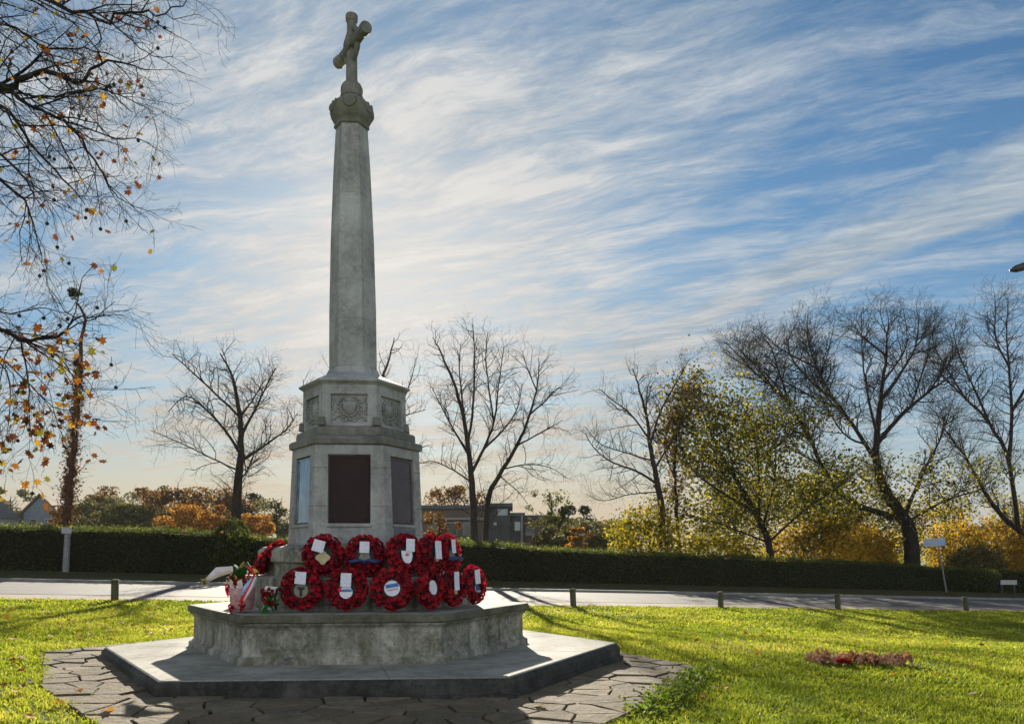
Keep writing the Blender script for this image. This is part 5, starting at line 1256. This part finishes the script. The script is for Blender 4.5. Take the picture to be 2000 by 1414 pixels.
def school():
    z = 60; S = z / F; X = lambda px: (px - 1000) * S; Zr = lambda py: CH + (YH - py) * S; gz = float(gh(-4, z)) - 1
    def block(name, label, px0, px1, topy, dz, mat, dep=7):
        x0, x1 = X(px0), X(px1); root = empty(name, ((x0 + x1) / 2, z + dz, gz), label, 'building'); h = Zr(topy) - gz
        mb = MB(); mb.box((0, dep / 2, h / 2), (x1 - x0, dep, h)); mb.build('wall', MT[mat], root)
        mb = MB(); mb.box((0, dep / 2, h + .12), (x1 - x0 + .4, dep + .4, .24)); mb.build('roof', MT['slate'], root); return root, h
    def win(root, lx, lz, w, h, m='window_glass'):
        mb = MB(); mb.box((lx, -.02, lz), (w, .10, h)); f = mb.build('window', MT['grey_metal'], root)
        mb = MB(); mb.box((lx, -.08, lz), (w * .86, .06, h * .84)); mb.build('pane', MT[m], f)
    r1, h = block('school_building', 'long flat roofed brown brick building beyond the hedge right of the memorial', 790, 952, 993, 0, 'brick')
    for lx in (-2.2, -.9, .4, 1.7): win(r1, lx, h - 1.5, .9, 1.0)
    mb = MB(); mb.box((0, -.12, h - .75), (6.0, .2, .16)); mb.build('ledge', MT['grey_metal'], r1)
    r2, h = block('flat_roofed_block', 'dark grey flat roofed block with a pale high window behind the twin trunks', 952, 996, 990, -.6, 'grey_render')
    win(r2, .3, h - .42, .75, .5, 'pale_glass'); mb = MB(); mb.box((-.25, -.05, h - 1.25), (.2, .12, .2)); mb.build('wall_lamp', MT['white_paint'], r2)
    r3, h = block('low_annex', 'lower grey annex with a small window and downpipe right of the grey block', 996, 1020, 1008, -.3, 'grey_render'); win(r3, .1, h - .75, .45, .7, 'pale_glass')
    mb = MB(); mb.lathe([(.08, 0), (.08, h + .1)], (.42, -.15, 0), 8); mb.build('downpipe', MT['grey_metal'], r3)
    r4, h = block('brick_annex', 'low red brown brick annex at the right end of the buildings', 1020, 1060, 1012, .4, 'brick'); win(r4, -.2, h - 1.0, .7, .6)
school()

# ------------------------------------------------------------------ street furniture beyond the road
x, y = on_off(128, 9.5); gz = float(gh(x, y)); wp = empty('white_post', (x, y, gz), 'white post with a small white notice plate in front of the hedge', 'post')
mb = MB(); mb.lathe([(0.10, -.1), (0.085, 1.22)], n=10); mb.build('post', MT['grey_metal'], wp); zt = CH + (YH - 1036) * y / F - gz
mb = MB(); mb.box((0.02, -.10, zt), (0.30, .03, 0.19)); mb.build('notice_plate', MT['white_paint'], wp, bevel=0.008); wp.rotation_euler = (0, 0.05, 0)
x, y = on_off(1850, 8.9); gz = float(gh(x, y)); S = y / F
sg = empty('road_sign', (x, y, gz), 'blue rectangular road sign on a leaning pale pole at the right of the hedge', 'sign')
ph = CH + (YH - 1050) * S - gz; mb = MB(); mb.tube([(0, 0, -.1), (-20 * S, 0, ph)], 0.032, 8); mb.build('pole', MT['grey_metal'], sg)
fr = Matrix.Rotation(-0.05, 3, 'Y'); mb = MB(); mb.box((-26 * S, -.05, ph - 9 * S), (42 * S, .025, 15 * S), fr); pl = mb.build('sign_plate', MT['blue_sign'], sg, bevel=0.004)
mb = MB(); mb.box((-32 * S, -.067, ph - 9 * S), (20 * S, .006, 9 * S), fr); mb.build('pale_field', MT['white_paint'], pl)
x, y = on_off(1970, 8.6); gz = float(gh(x, y)); S = y / F
ns = empty('street_name_sign', (x, y, gz), 'low white street name plate on two short black posts', 'sign')
hz_ = CH + (YH - 1137) * S - gz
mb = MB(); mb.box((0, 0, hz_), (32 * S, .03, 9 * S)); mb.build('name_plate', MT['white_paint'], ns, bevel=.005)
for s in (-1, 1): mb = MB(); mb.box((s * 12 * S, .05, (hz_ + 3 * S) / 2 - .1), (.07, .06, hz_ + 3 * S + .2)); mb.build('post', MT['black_metal'], ns)
# street lamp: only the tip of its head enters the frame
z = 27.0; tip = at(1972, 529, z); x0 = tip.x + 2.3; gz = float(gh(x0, z)); lp = empty('street_lamp', (x0, z, gz), 'dark tip of a street lamp head entering at the right edge', 'street lamp')
hh = tip.z - gz; mb = MB(); mb.tube([(0, 0, -.1), (0, 0, hh - .6), (-.1, 0, hh + .1), (-.5, 0, hh + .32), (-1.5, 0, hh + .22)], [.09, .06, .05, .045, .04], 8); mb.build('pole', MT['grey_metal'], lp)
mb = MB(); mb.tube([(-1.45, 0, hh + .22), (-1.8, 0, hh + .15), (-2.1, 0, hh + .06), (-2.3, 0, hh)], [.06, .14, .12, .03], 8); mb.build('lamp_head', MT['black_metal'], lp, smooth=True)

# ------------------------------------------------------------------ air: far things fade a little
hz = MB(); hz.box((0, 100, 7.0), (380, 280, 26)); hm = bpy.data.materials.new('air'); hm.use_nodes = True; HN = NT(hm.node_tree); HN.n.clear()
ho = HN.new('ShaderNodeOutputMaterial'); pv = HN.new('ShaderNodeVolumePrincipled'); pv.inputs['Color'].default_value = (0.95, 0.95, 0.95, 1); pv.inputs['Density'].default_value = 0.0002; pv.inputs['Anisotropy'].default_value = 0.0
HN.link(pv.outputs[0], ho.inputs['Volume']); tag(hz.build('haze', hm), kind='stuff')
